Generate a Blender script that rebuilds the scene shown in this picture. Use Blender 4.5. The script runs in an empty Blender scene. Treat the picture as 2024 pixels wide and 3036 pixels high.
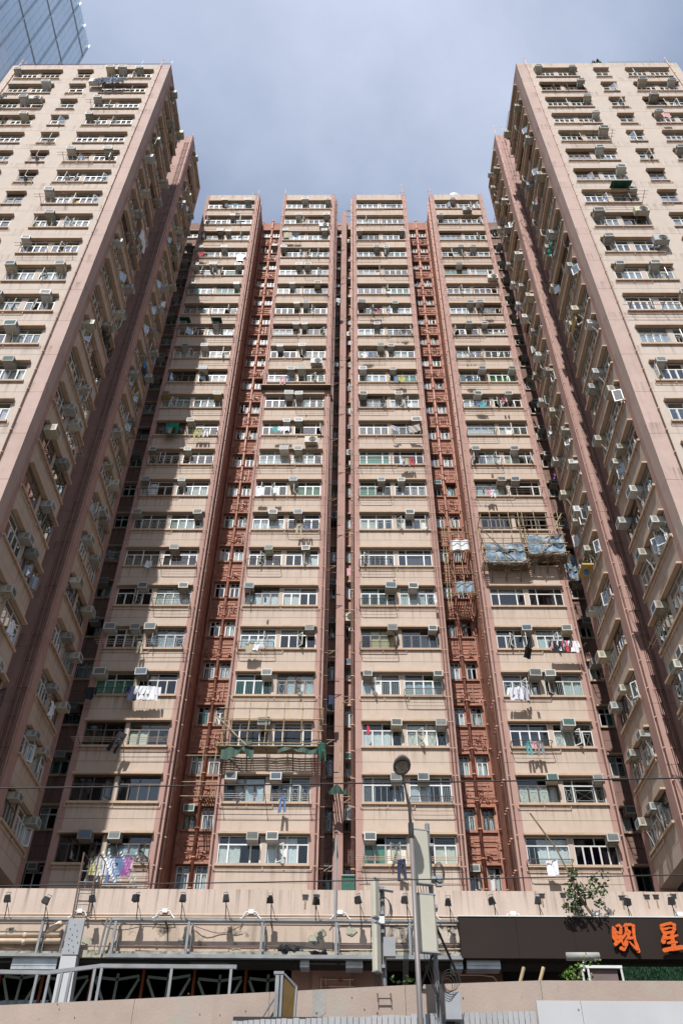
import bpy, math, random
from mathutils import Vector, Matrix, Euler
random.seed(7)
S = bpy.context.scene
COL = S.collection
R = math.radians
# ------------------------------------------------------------------ camera
F_PX, PITCH, ROLL, YAW = 2518.5, 0.7528, -0.0100, -0.0131
cw, sw, cp, sp, cr, sr = math.cos(YAW), math.sin(YAW), math.cos(PITCH), math.sin(PITCH), math.cos(ROLL), math.sin(ROLL)
right0 = Vector((cw, -sw, 0)); hor = Vector((sw, cw, 0)); Z = Vector((0, 0, 1))
fwd = cp * hor + sp * Z; up0 = -sp * hor + cp * Z
rt = cr * right0 - sr * up0; upv = sr * right0 + cr * up0
cam_d = bpy.data.cameras.new("camera"); cam = bpy.data.objects.new("camera", cam_d); COL.objects.link(cam)
cam_d.sensor_fit = 'VERTICAL'; cam_d.sensor_height = 24; cam_d.sensor_width = 16
cam_d.lens = 24 * F_PX / 3036; cam_d.clip_end = 3000; cam_d.clip_start = 0.1
m = Matrix.Identity(4)
for i in range(3):
    m[i][0] = rt[i]; m[i][1] = upv[i]; m[i][2] = -fwd[i]
cam.matrix_world = m
S.camera = cam
# the street level is at z = -1.6, the lens at z = 0
def P(px, py, Y):
    """point of the plane y=Y that stands at photo pixel px,py (used to read off real positions)"""
    dx, dy = px - 1012, 1518 - py
    d = rt * dx / F_PX + upv * dy / F_PX + fwd
    return d * (Y / d.y)
# ------------------------------------------------------------------ light
SUN = Vector((-0.22, -1.0, 1.35)).normalized()      # towards the sun
elev = math.asin(SUN.z); azi = math.atan2(SUN.x, SUN.y)
w = bpy.data.worlds.new("World"); S.world = w; w.use_nodes = True
nt = w.node_tree; nt.nodes.clear()
def nn(t, ty, **k):
    n = t.nodes.new(ty)
    for a, b in k.items(): setattr(n, a, b)
    return n
sky = nn(nt, 'ShaderNodeTexSky', sky_type='NISHITA', sun_disc=False, sun_elevation=elev, sun_rotation=azi, air_density=1.3, dust_density=1.0, ozone_density=1.4)
bg = nn(nt, 'ShaderNodeBackground'); out = nn(nt, 'ShaderNodeOutputWorld')
tc = nn(nt, 'ShaderNodeTexCoord')
mp = nn(nt, 'ShaderNodeMapping'); mp.inputs['Scale'].default_value = (1.0, 1.0, 1.0); mp.inputs['Location'].default_value = (5.3, 2.4, 0.2); mp.inputs['Rotation'].default_value = (0.3, 0.2, 0.9)
nz = nn(nt, 'ShaderNodeTexNoise'); nz.inputs['Scale'].default_value = 1.8; nz.inputs['Detail'].default_value = 8; nz.inputs['Roughness'].default_value = 0.56; nz.inputs['Distortion'].default_value = 0.15
rp = nn(nt, 'ShaderNodeValToRGB'); rp.color_ramp.elements[0].position = 0.36; rp.color_ramp.elements[0].color = (0.0,) * 3 + (1,); rp.color_ramp.elements[1].position = 0.66; rp.color_ramp.elements[1].color = (1.0,) * 3 + (1,)
mx = nn(nt, 'ShaderNodeMix', data_type='RGBA'); mx.inputs['B'].default_value = (6.2, 6.8, 8.3, 1)
L = nt.links.new
L(tc.outputs['Generated'], mp.inputs['Vector']); L(mp.outputs['Vector'], nz.inputs['Vector']); L(nz.outputs['Fac'], rp.inputs['Fac'])
sx = nn(nt, 'ShaderNodeSeparateXYZ'); L(tc.outputs['Generated'], sx.inputs['Vector'])
vz = nn(nt, 'ShaderNodeMapRange', interpolation_type='SMOOTHSTEP'); vz.inputs['From Min'].default_value = .84; vz.inputs['From Max'].default_value = .985; vz.inputs['To Min'].default_value = .04; vz.inputs['To Max'].default_value = .62
L(sx.outputs['Z'], vz.inputs['Value'])
vm = nn(nt, 'ShaderNodeMath', operation='MULTIPLY_ADD', use_clamp=True); vm.inputs[1].default_value = .44; L(rp.outputs['Color'], vm.inputs[0]); L(vz.outputs['Result'], vm.inputs[2])
L(vm.outputs[0], mx.inputs['Factor']); L(sky.outputs['Color'], mx.inputs['A']); L(mx.outputs['Result'], bg.inputs['Color']); L(bg.outputs['Background'], out.inputs['Surface'])
bg.inputs['Strength'].default_value = 0.088
sun_d = bpy.data.lights.new("sun", 'SUN'); sun_d.energy = 5.0; sun_d.angle = R(0.5); sun_d.color = (1.0, 0.98, 0.945)
sun = bpy.data.objects.new("sun", sun_d); COL.objects.link(sun); sun.rotation_euler = SUN.to_track_quat('Z', 'Y').to_euler()
S.view_settings.view_transform = 'Standard'; S.view_settings.look = 'None'; S.view_settings.gamma = 1; S.view_settings.exposure = 0.5
S.view_settings.use_curve_mapping = False
S.render.engine = 'CYCLES'; S.cycles.max_bounces = 7; S.cycles.diffuse_bounces = 4; S.cycles.glossy_bounces = 2; S.cycles.transparent_max_bounces = 8
S.cycles.caustics_reflective = False; S.cycles.caustics_refractive = False; S.cycles.use_denoising = True

# ------------------------------------------------------------------ materials
KA = 0.74      # common factor on all base colours (they were measured on a brighter sun)
def base_mat(name):
    m_ = bpy.data.materials.new(name); m_.use_nodes = True
    t = m_.node_tree; b = t.nodes['Principled BSDF']
    return m_, t, b
def plain(name, col, rough=0.6, metal=0.0, var=0.12, nscale=3.0, bump=0.0, spec=0.4, jitter=0.0):
    m_, t, b = base_mat(name)
    b.inputs['Roughness'].default_value = rough; b.inputs['Metallic'].default_value = metal
    b.inputs['Specular IOR Level'].default_value = spec
    g = nn(t, 'ShaderNodeNewGeometry'); n = nn(t, 'ShaderNodeTexNoise'); n.inputs['Scale'].default_value = nscale; n.inputs['Detail'].default_value = 5
    t.links.new(g.outputs['Position'], n.inputs['Vector'])
    r = nn(t, 'ShaderNodeMapRange'); r.inputs['From Min'].default_value = .3; r.inputs['From Max'].default_value = .7; r.inputs['To Min'].default_value = 1 - var; r.inputs['To Max'].default_value = 1 + var
    t.links.new(n.outputs['Fac'], r.inputs['Value'])
    v = nn(t, 'ShaderNodeVectorMath', operation='SCALE'); v.inputs[0].default_value = [c_ * KA for c_ in col[:3]]
    if jitter:
        oi = nn(t, 'ShaderNodeObjectInfo'); a = nn(t, 'ShaderNodeMath', operation='MULTIPLY_ADD'); a.inputs[1].default_value = 2 * jitter; a.inputs[2].default_value = 1 - jitter
        t.links.new(oi.outputs['Random'], a.inputs[0]); mm = nn(t, 'ShaderNodeMath', operation='MULTIPLY'); t.links.new(a.outputs[0], mm.inputs[0]); t.links.new(r.outputs[0], mm.inputs[1])
        t.links.new(mm.outputs[0], v.inputs['Scale'])
    else: t.links.new(r.outputs[0], v.inputs['Scale'])
    t.links.new(v.outputs[0], b.inputs['Base Color'])
    if bump:
        bp = nn(t, 'ShaderNodeBump'); bp.inputs['Strength'].default_value = bump; bp.inputs['Distance'].default_value = .02
        n2 = nn(t, 'ShaderNodeTexNoise'); n2.inputs['Scale'].default_value = nscale * 9; n2.inputs['Detail'].default_value = 4
        t.links.new(g.outputs['Position'], n2.inputs['Vector']); t.links.new(n2.outputs['Fac'], bp.inputs['Height']); t.links.new(bp.outputs[0], b.inputs['Normal'])
    return m_
def render_wall(name, col, dirt=(0.16, 0.12, 0.09), amount=0.35, lo=.58, var=.07, mottle=None):
    """painted render: blotchy paint, rain streaks, spots"""
    m_, t, b = base_mat(name); b.inputs['Roughness'].default_value = 0.85; b.inputs['Specular IOR Level'].default_value = 0.25
    g = nn(t, 'ShaderNodeNewGeometry')
    def noise(scale, det=5, vec=None, rough=.55):
        n = nn(t, 'ShaderNodeTexNoise'); n.inputs['Scale'].default_value = scale; n.inputs['Detail'].default_value = det; n.inputs['Roughness'].default_value = rough
        t.links.new(vec or g.outputs['Position'], n.inputs['Vector']); return n.outputs['Fac']
    mpg = nn(t, 'ShaderNodeMapping'); mpg.inputs['Scale'].default_value = (3.2, 3.2, 0.28); t.links.new(g.outputs['Position'], mpg.inputs['Vector'])
    streak = noise(1.0, 6, mpg.outputs[0], .65); big = noise(.35, 4); mid = noise(2.2, 6); fine = noise(22, 3)
    r1 = nn(t, 'ShaderNodeMapRange'); r1.inputs['From Min'].default_value = lo; r1.inputs['From Max'].default_value = .82; r1.inputs['To Max'].default_value = amount
    t.links.new(streak, r1.inputs['Value'])
    r2 = nn(t, 'ShaderNodeMapRange'); r2.inputs['From Min'].default_value = .3; r2.inputs['From Max'].default_value = .7; r2.inputs['To Min'].default_value = 1 - var; r2.inputs['To Max'].default_value = 1 + var
    ad = nn(t, 'ShaderNodeMath', operation='ADD'); t.links.new(big, ad.inputs[0]); t.links.new(mid, ad.inputs[1])
    hf = nn(t, 'ShaderNodeMath', operation='MULTIPLY'); hf.inputs[1].default_value = .5; t.links.new(ad.outputs[0], hf.inputs[0]); t.links.new(hf.outputs[0], r2.inputs['Value'])
    sc = nn(t, 'ShaderNodeVectorMath', operation='SCALE'); sc.inputs[0].default_value = [c_ * KA for c_ in col]; t.links.new(r2.outputs[0], sc.inputs['Scale'])
    src = sc.outputs[0]
    if mottle:
        mk = nn(t, 'ShaderNodeMapRange'); mk.inputs['From Min'].default_value = mottle[1]; mk.inputs['From Max'].default_value = mottle[1] + .1; t.links.new(noise(mottle[2], 8, None, .7), mk.inputs['Value'])
        mmx = nn(t, 'ShaderNodeMix', data_type='RGBA'); mmx.inputs['B'].default_value = mottle[0] + (1,); t.links.new(src, mmx.inputs['A']); t.links.new(mk.outputs[0], mmx.inputs['Factor']); src = mmx.outputs['Result']
    sz = nn(t, 'ShaderNodeSeparateXYZ'); t.links.new(g.outputs['Position'], sz.inputs[0])
    def mth(op, a, b_=None, c_=None, clamp=False):
        n = nn(t, 'ShaderNodeMath', operation=op, use_clamp=clamp)
        for i_, q in enumerate((a, b_, c_)):
            if q is None: continue
            if isinstance(q, (int, float)): n.inputs[i_].default_value = q
            else: t.links.new(q, n.inputs[i_])
        return n.outputs[0]
    zr = mth('FRACT', mth('MULTIPLY_ADD', sz.outputs['Z'], -1 / 2.75, 72.95 / 2.75))
    below = mth('MULTIPLY', mth('GREATER_THAN', zr, .525), mth('SUBTRACT', 1.0, mth('MULTIPLY', mth('SUBTRACT', zr, .525), 2.6), None, True))
    mp2 = nn(t, 'ShaderNodeMapping'); mp2.inputs['Scale'].default_value = (7, 7, .25); t.links.new(g.outputs['Position'], mp2.inputs['Vector'])
    drip = mth('MULTIPLY', mth('SUBTRACT', noise(1.0, 4, mp2.outputs[0], .6), .50), 7.0, None, True)
    drips = mth('MULTIPLY', mth('MULTIPLY', below, drip), .72)
    spot = mth('MULTIPLY', mth('SUBTRACT', noise(5.5, 2), .70), 6.0, None, True)
    tot = mth('ADD', mth('MAXIMUM', r1.outputs[0], drips), mth('MULTIPLY', spot, .5), None, True)
    mxx = nn(t, 'ShaderNodeMix', data_type='RGBA'); mxx.inputs['B'].default_value = dirt + (1,)
    t.links.new(src, mxx.inputs['A']); t.links.new(tot, mxx.inputs['Factor']); t.links.new(mxx.outputs['Result'], b.inputs['Base Color'])
    bp = nn(t, 'ShaderNodeBump'); bp.inputs['Strength'].default_value = .25; bp.inputs['Distance'].default_value = .015
    t.links.new(fine, bp.inputs['Height']); t.links.new(bp.outputs[0], b.inputs['Normal'])
    return m_
def ramp_mat(name, cols, rough=.8):
    """colour chosen per object"""
    m_, t, b = base_mat(name); b.inputs['Roughness'].default_value = rough; b.inputs['Specular IOR Level'].default_value = 0.2
    oi = nn(t, 'ShaderNodeObjectInfo'); r = nn(t, 'ShaderNodeValToRGB'); r.color_ramp.interpolation = 'CONSTANT'
    e = r.color_ramp.elements; e[0].position = 0; cols = [tuple(c_ * (KA + .06) for c_ in q) for q in cols]; e[0].color = cols[0] + (1,); e[1].position = 1 / len(cols); e[1].color = cols[1] + (1,)
    for i in range(2, len(cols)):
        k = e.new(i / len(cols)); k.color = cols[i] + (1,)
    t.links.new(oi.outputs['Random'], r.inputs['Fac']); 
    g = nn(t, 'ShaderNodeNewGeometry'); n = nn(t, 'ShaderNodeTexNoise'); n.inputs['Scale'].default_value = 9; t.links.new(g.outputs['Position'], n.inputs['Vector'])
    rr = nn(t, 'ShaderNodeMapRange'); rr.inputs['To Min'].default_value = .75; rr.inputs['To Max'].default_value = 1.2; t.links.new(n.outputs['Fac'], rr.inputs['Value'])
    v = nn(t, 'ShaderNodeVectorMath', operation='SCALE'); t.links.new(r.outputs['Color'], v.inputs[0]); t.links.new(rr.outputs[0], v.inputs['Scale'])
    t.links.new(v.outputs[0], b.inputs['Base Color'])
    return m_
def glass_mat(name, tint=(0.93, 0.97, 0.97), rough=.015, base=.035, scale=.8):
    m_ = bpy.data.materials.new(name); m_.use_nodes = True; t = m_.node_tree; t.nodes.clear()
    o = nn(t, 'ShaderNodeOutputMaterial'); tr = nn(t, 'ShaderNodeBsdfTransparent'); tr.inputs['Color'].default_value = tint + (1,)
    gl = nn(t, 'ShaderNodeBsdfGlossy'); gl.inputs['Roughness'].default_value = rough; gl.inputs['Color'].default_value = (.95, .97, 1, 1)
    lw = nn(t, 'ShaderNodeLayerWeight'); lw.inputs['Blend'].default_value = .5
    fr = nn(t, 'ShaderNodeMath', operation='POWER'); fr.inputs[1].default_value = 2.6; t.links.new(lw.outputs['Facing'], fr.inputs[0])
    ma = nn(t, 'ShaderNodeMath', operation='MULTIPLY_ADD'); ma.inputs[1].default_value = scale * 1.7; ma.inputs[2].default_value = base; ma.use_clamp = True
    n = nn(t, 'ShaderNodeTexNoise'); n.inputs['Scale'].default_value = 1.6; g = nn(t, 'ShaderNodeNewGeometry'); t.links.new(g.outputs['Position'], n.inputs['Vector'])
    bp = nn(t, 'ShaderNodeBump'); bp.inputs['Strength'].default_value = .12; bp.inputs['Distance'].default_value = .03; t.links.new(n.outputs['Fac'], bp.inputs['Height']); t.links.new(bp.outputs[0], gl.inputs['Normal'])
    mi = nn(t, 'ShaderNodeMixShader'); t.links.new(fr.outputs[0], ma.inputs[0]); t.links.new(ma.outputs[0], mi.inputs[0]); t.links.new(tr.outputs[0], mi.inputs[1]); t.links.new(gl.outputs[0], mi.inputs[2]); t.links.new(mi.outputs[0], o.inputs['Surface'])
    return m_
M = {}
M['cream'] = render_wall('cream_render', (0.555, 0.445, 0.366), dirt=(.20, .15, .11), amount=.40, lo=.55, var=.09)
M['wing'] = render_wall('wing_render', (0.54, 0.452, 0.390), dirt=(.20, .15, .12), amount=.38, lo=.55, var=.08)
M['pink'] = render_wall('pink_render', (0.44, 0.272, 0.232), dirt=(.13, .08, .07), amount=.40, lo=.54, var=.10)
M['hood'] = render_wall('hood_render', (0.56, 0.41, 0.30), dirt=(.16, .12, .09), amount=.5, lo=.5)
M['red'] = render_wall('terracotta_render', (0.43, 0.205, 0.145), dirt=(.10, .065, .05), amount=.75, lo=.47, var=.26, mottle=((.42, .27, .21), .57, 1.3))
M['wing_edge'] = render_wall('wing_corner_render', (0.50, 0.368, 0.322), dirt=(.15, .10, .08), amount=.40, lo=.54, var=.10)
M['gap_pink'] = render_wall('shaded_pink_render', (0.26, 0.155, 0.125), dirt=(.05, .035, .03), amount=.7, lo=.48, var=.2)  # pink render darkened to stand in for the deep shade of the side gaps
M['podium'] = render_wall('podium_render', (0.55, 0.44, 0.37), dirt=(.10, .08, .06), amount=.45, lo=.56)
M['podium_dirty'] = render_wall('stained_render', (0.52, 0.41, 0.33), dirt=(.05, .045, .03), amount=.8, lo=.52, mottle=((.05, .045, .035), .60, 1.4))
M['mouldy'] = render_wall('mouldy_render', (0.58, 0.50, 0.42), dirt=(.03, .028, .024), amount=.9, lo=.46, mottle=((.03, .027, .022), .50, 4.0))
M['mossy'] = render_wall('mossy_concrete', (0.42, 0.40, 0.32), dirt=(.04, .045, .03), amount=.9, lo=.42, mottle=((.05, .05, .03), .52, 6.0))
M['parapet'] = render_wall('parapet_render', (0.395, 0.31, 0.263), dirt=(.13, .11, .09), amount=.5, lo=.56, var=.14, mottle=((.27, .24, .205), .53, .9))
M['concrete'] = plain('bare_concrete', (0.30, 0.29, 0.27), .9, var=.25, nscale=2, bump=.3)
M['roof'] = plain('roof_concrete', (0.28, 0.25, 0.23), .9, var=.2)
M['interior'] = plain('room_interior', (0.045, 0.04, 0.036), .9)
M['white_frame'] = plain('white_aluminium', (0.68, 0.68, 0.66), .45, var=.08, jitter=.12)
M['ac_trim'] = ramp_mat('air_conditioner_front_frame', [(.62, .62, .60), (.50, .49, .46), (.58, .55, .46), (.40, .38, .33), (.66, .66, .65), (.46, .46, .45), (.30, .28, .24)], .5)
M['grey_frame'] = plain('grey_aluminium', (0.36, 0.36, 0.36), .4, var=.08)
M['dark_frame'] = plain('bronze_aluminium', (0.10, 0.085, 0.075), .4, var=.1)
M['glass'] = glass_mat('window_glass')
M['glass_green'] = glass_mat('greenish_glass', (0.60, 0.80, 0.74), base=.05)
M['glass_grey'] = glass_mat('grey_film_glass', (0.55, 0.58, 0.60), base=.07)
M['brown_frame'] = plain('brown_window_frame', (0.20, 0.13, 0.10), .5)
M['old_frame'] = plain('old_steel_frame', (0.48, 0.50, 0.46), .6, var=.2, nscale=8)
M['glass_tint'] = glass_mat('tinted_glass', (0.35, 0.42, 0.42), base=.08)
M['blue_glass'] = glass_mat('blue_patterned_glass', (0.05, 0.14, 0.30), base=.06)
M['curtain'] = ramp_mat('curtain_cloth', [(.72, .72, .70), (.66, .66, .62), (.55, .60, .66), (.70, .66, .55), (.60, .66, .68), (.75, .75, .75), (.50, .55, .50), (.66, .62, .60), (.55, .45, .22), (.35, .42, .44), (.70, .72, .76), (.30, .24, .20)])
M['bars'] = plain('window_bars', (0.70, 0.70, 0.68), .5)
M['ac_case'] = ramp_mat('air_conditioner_casing', [(.50, .49, .45), (.58, .57, .54), (.36, .35, .31), (.55, .50, .38), (.42, .43, .42), (.55, .55, .55), (.34, .31, .25), (.64, .64, .62), (.46, .42, .34), (.30, .29, .27), (.62, .60, .52)], .5)
M['ac_grille'] = ramp_mat('air_conditioner_grille', [(.17, .19, .19), (.24, .26, .26), (.12, .22, .20), (.30, .31, .30), (.14, .20, .26), (.20, .21, .20)], .4)
M['ac_dark'] = plain('fan_opening', (.03, .03, .03), .6)
M['yellow_case'] = plain('yellow_board', (0.48, 0.33, 0.10), .6)
M['pipe_pink'] = plain('pink_painted_pipe', (0.46, 0.27, 0.21), .5, var=.15)
M['pipe_cream'] = plain('cream_painted_pipe', (0.66, 0.50, 0.37), .5, var=.15)
M['pipe_red'] = plain('terracotta_painted_pipe', (0.42, 0.185, 0.13), .5, var=.35)
M['pipe_brown'] = plain('brown_pipe', (0.20, 0.11, 0.09), .5, var=.2)
M['iron'] = plain('rusty_iron', (0.13, 0.085, 0.065), .7, var=.3, nscale=6)
M['steel'] = plain('galvanised_steel', (0.24, 0.25, 0.26), .5, .3, var=.2)
M['bright_steel'] = plain('bright_galvanised_sheet', (0.42, 0.44, 0.46), .35, .35, var=.2)
M['grey_paint'] = plain('grey_paint', (0.30, 0.31, 0.33), .5, var=.08)
M['pole'] = plain('lamp_pole_paint', (0.20, 0.18, 0.175), .5, .2, var=.08)
M['black'] = plain('black_metal', (0.012, 0.012, 0.013), .5)
M['cable'] = plain('black_cable', (0.015, 0.015, 0.015), .6)
M['white_plastic'] = plain('white_plastic', (0.75, 0.75, 0.74), .4)
M['antenna'] = plain('cream_antenna_cover', (0.46, 0.44, 0.36), .5, var=.06)
M['bamboo'] = plain('bamboo', (0.40, 0.30, 0.17), .6, var=.3, nscale=6)
M['bamboo_dark'] = plain('old_bamboo', (0.20, 0.14, 0.08), .7, var=.3, nscale=6)
M['net'] = plain('green_netting', (0.006, 0.085, 0.055), .6, var=.35, nscale=5)
M['dark_net'] = plain('dark_green_netting', (0.012, 0.05, 0.035), .7, var=.3, nscale=6)
M['sign'] = plain('dark_brown_sign_panel', (0.022, 0.014, 0.011), .65, var=.1, nscale=1, spec=.15)
M['rust_stain'] = plain('rust_stain', (0.34, 0.22, 0.13), .9, var=.3, nscale=8)
M['orange'] = plain('orange_lettering', (0.62, 0.105, 0.003), .45, var=.04)
M['tape'] = plain('window_tape', (0.25, 0.34, 0.33), .6)
M['rust_red'] = plain('red_brown_mullion', (0.25, 0.06, 0.02), .5)
M['shop_dark'] = plain('dark_shop_interior', (0.014, 0.013, 0.012), .8)
M['leaf'] = plain('leaf', (0.045, 0.085, 0.022), .5, var=.4, nscale=9, jitter=.15)
M['leaf_bright'] = plain('bright_leaf', (0.10, 0.20, 0.02), .5, var=.35, nscale=9)
M['bark'] = plain('bark', (0.14, 0.10, 0.07), .9)
M['turf'] = plain('artificial_turf', (0.012, 0.055, 0.02), .95, var=.5, nscale=14, bump=.9)
M['bag'] = plain('black_plastic_bag', (0.012, 0.012, 0.014), .22, spec=.6)
M['white_board'] = plain('white_painted_board', (0.47, 0.47, 0.48), .5, var=.07, nscale=1.3)
M['grey_board'] = render_wall('weathered_grey_board', (0.40, 0.40, 0.41), dirt=(.10, .10, .10), amount=.5, lo=.5)
M['brown_board'] = plain('brown_plank', (0.16, 0.11, 0.10), .7, var=.15)
M['mustard'] = plain('mustard_panel', (0.13, 0.075, 0.018), .5, var=.2)
M['asphalt'] = plain('asphalt', (0.05, 0.05, 0.05), .9, bump=.3)
M['lens'] = plain('lamp_lens', (0.16, 0.14, 0.11), .12, var=.3, nscale=14, spec=.8)
M['polythene'] = glass_mat('clear_polythene', (0.95, 0.95, 0.95), .38, base=.02, scale=.25)
M['stay'] = plain('aluminium_stay', (.7, .7, .68), .4)
for n_, c_ in dict(black=(.02, .02, .025), navy=(.025, .035, .08), white=(.75, .76, .80), lilac=(.60, .62, .72), red=(.50, .04, .07), yellow=(.45, .42, .12), pinkish=(.62, .34, .36),
                   grey=(.22, .23, .25), tealish=(.10, .36, .38), denim=(.12, .20, .36), beige=(.42, .37, .27), floral=(.50, .45, .42), purple=(.30, .08, .30), blue=(.03, .25, .55), green=(.0, .22, .13)).items():
    M['cloth_' + n_] = plain(n_ + '_cloth', c_, .9, var=.15, nscale=12, bump=.2)
def tarp():
    m_, t, b = base_mat('blue_white_tarpaulin'); b.inputs['Roughness'].default_value = .75
    g = nn(t, 'ShaderNodeNewGeometry'); mp_ = nn(t, 'ShaderNodeMapping'); mp_.inputs['Scale'].default_value = (3, 3, 1.3); mp_.inputs['Rotation'].default_value = (.3, .5, .2)
    n = nn(t, 'ShaderNodeTexNoise'); n.inputs['Scale'].default_value = 1.6; n.inputs['Detail'].default_value = 6; n.inputs['Distortion'].default_value = 1.2
    r = nn(t, 'ShaderNodeValToRGB'); r.color_ramp.elements[0].position = .35; r.color_ramp.elements[0].color = (.06, .11, .17, 1); r.color_ramp.elements[1].position = .70; r.color_ramp.elements[1].color = (.25, .31, .36, 1)
    t.links.new(g.outputs['Position'], mp_.inputs['Vector']); t.links.new(mp_.outputs[0], n.inputs['Vector']); t.links.new(n.outputs['Fac'], r.inputs['Fac']); t.links.new(r.outputs['Color'], b.inputs['Base Color'])
    return m_
M['tarp'] = tarp()

# ------------------------------------------------------------------ mesh builder
class MB:
    def __init__(s): s.v = []; s.f = []; s.mi = []; s.mats = []
    def m(s, mat):
        if mat not in s.mats: s.mats.append(mat)
        return s.mats.index(mat)
    def box(s, a, b, mat):
        x0, y0, z0 = a; x1, y1, z1 = b; o = len(s.v); k = s.m(mat)
        s.v += [(x0, y0, z0), (x1, y0, z0), (x1, y1, z0), (x0, y1, z0), (x0, y0, z1), (x1, y0, z1), (x1, y1, z1), (x0, y1, z1)]
        for q in ((0, 3, 2, 1), (4, 5, 6, 7), (0, 1, 5, 4), (1, 2, 6, 5), (2, 3, 7, 6), (3, 0, 4, 7)):
            s.f.append(tuple(o + i for i in q)); s.mi.append(k)
        return s
    def poly(s, pts, mat):
        o = len(s.v); s.v += [tuple(p) for p in pts]; s.f.append(tuple(range(o, o + len(pts)))); s.mi.append(s.m(mat)); return s
    def tube(s, pts, r, mat, n=6, r2=None, cap=True):
        pts = [Vector(p) for p in pts]; k = s.m(mat); o = len(s.v); N = len(pts)
        for i, p in enumerate(pts):
            d = (pts[min(i + 1, N - 1)] - pts[max(i - 1, 0)]).normalized()
            a = Vector((0, 0, 1)) if abs(d.z) < .9 else Vector((1, 0, 0))
            u = d.cross(a).normalized(); v_ = d.cross(u)
            rr = r if r2 is None else r + (r2 - r) * i / (N - 1)
            for j in range(n):
                an = 2 * math.pi * j / n
                s.v.append(tuple(p + u * math.cos(an) * rr + v_ * math.sin(an) * rr))
        for i in range(N - 1):
            for j in range(n):
                s.f.append((o + i * n + j, o + i * n + (j + 1) % n, o + (i + 1) * n + (j + 1) % n, o + (i + 1) * n + j)); s.mi.append(k)
        if cap:
            s.f.append(tuple(o + j for j in range(n))[::-1]); s.mi.append(k)
            s.f.append(tuple(o + (N - 1) * n + j for j in range(n))); s.mi.append(k)
        return s
    def grid(s, fn, nu, nv, mat):
        o = len(s.v); k = s.m(mat)
        for j in range(nv + 1):
            for i in range(nu + 1): s.v.append(tuple(fn(i / nu, j / nv)))
        for j in range(nv):
            for i in range(nu):
                a = o + j * (nu + 1) + i; s.f.append((a, a + 1, a + nu + 2, a + nu + 1)); s.mi.append(k)
        return s
    def prism(s, pts, d, mat):
        """pts: outline, d: offset vector"""
        n = len(pts); d = Vector(d); o = len(s.v); k = s.m(mat)
        s.v += [tuple(Vector(p)) for p in pts] + [tuple(Vector(p) + d) for p in pts]
        s.f.append(tuple(range(o, o + n))); s.mi.append(k); s.f.append(tuple(range(o + n, o + 2 * n))[::-1]); s.mi.append(k)
        for i in range(n):
            j = (i + 1) % n; s.f.append((o + i, o + n + i, o + n + j, o + j)); s.mi.append(k)
        return s
    def mesh(s, name, smooth=False):
        me = bpy.data.meshes.new(name); me.from_pydata(s.v, [], s.f)
        for q in s.mats: me.materials.append(M[q])
        me.polygons.foreach_set('material_index', s.mi)
        if smooth: me.polygons.foreach_set('use_smooth', [True] * len(s.f))
        me.update(); return me
def link(name, data, parent=None, loc=(0, 0, 0), rot=0.0):
    o = bpy.data.objects.new(name, data); COL.objects.link(o)
    if parent is not None: o.parent = parent
    o.location = loc
    if rot: o.rotation_euler = (0, 0, rot)
    return o
def build(mb, name, parent=None, loc=(0, 0, 0), rot=0.0, smooth=False):
    return link(name, mb.mesh(name, smooth), parent, loc, rot)
def tag(o, label=None, cat=None, group=None, kind=None):
    if label: o['label'] = label
    if cat: o['category'] = cat
    if group: o['group'] = group
    if kind: o['kind'] = kind
    return o
def thing(name, label, cat, loc=(0, 0, 0), rot=0.0, group=None):
    o = link(name, None, None, loc, rot); o.empty_display_size = .2
    return tag(o, label, cat, group)
# a face is a vertical plane: u runs to the viewer's right, w comes out towards the viewer
class Face:
    def __init__(s, x, y, rot): s.x, s.y, s.rot = x, y, rot; s.c, s.s = math.cos(rot), math.sin(rot)
    def W(s, u, w_, z): return (s.x + s.c * u + s.s * w_, s.y + s.s * u - s.c * w_, z)
ORD = ['top', 'second', 'third', 'fourth', 'fifth', 'sixth', 'seventh', 'eighth', 'ninth', 'tenth', 'eleventh', 'twelfth', 'thirteenth', 'fourteenth', 'fifteenth',
       'sixteenth', 'seventeenth', 'eighteenth', 'nineteenth', 'twentieth', 'twenty-first', 'lowest', 'hidden']
FL = 2.75; Z0 = 72.95          # storey height, height of the top window hoods
def zh(k): return Z0 - FL * k
cache = {}
def cached(key, fn):
    if key not in cache: cache[key] = fn()
    return cache[key]
# ------------------------------------------------------------------ windows
def frame_mesh(W_, H_, n, fm, tops, missing, ac, wide):
    def f():
        b = MB(); t = .05; d = .05; TR = H_ * .68
        b.box((0, 0, 0), (W_, d, t), fm); b.box((0, 0, H_ - t), (W_, d, H_), fm)
        b.box((0, 0, t), (t, d, H_ - t), fm); b.box((W_ - t, 0, t), (W_, d, H_ - t), fm)
        b.box((t, .002, TR - .03), (W_ - t, d - .002, TR + .03), fm)
        xs = slots(W_, n, wide)
        for x0, x1 in xs[1:]: b.box((x0 - .035, -.004, t), (x0 + .035, d + .004, TR - .03), fm)
        if tops == 2: b.box((W_ / 2 - .025, -.004, TR + .03), (W_ / 2 + .025, d + .004, H_ - t), fm)
        elif tops == 3:
            for x0, x1 in xs[1:]: b.box((x0 - .025, -.004, TR + .03), (x0 + .025, d + .004, H_ - t), fm)
        return b.mesh('window')
    return cached(('fr', round(W_, 2), round(H_, 2), n, fm, tops, wide), f)
def slots(W_, n, wide):
    if wide:
        a = W_ * .24
        return [(0.02, a), (a, W_ - a), (W_ - a, W_ - .02)]
    q = (W_ - .04) / n
    return [(.02 + q * i, .02 + q * (i + 1)) for i in range(n)]
def pane_mesh(w_, h_, mat):
    return cached(('pane', round(w_, 2), round(h_, 2), mat), lambda: MB().box((0, 0, 0), (w_, .006, h_), mat).mesh('pane'))
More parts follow.
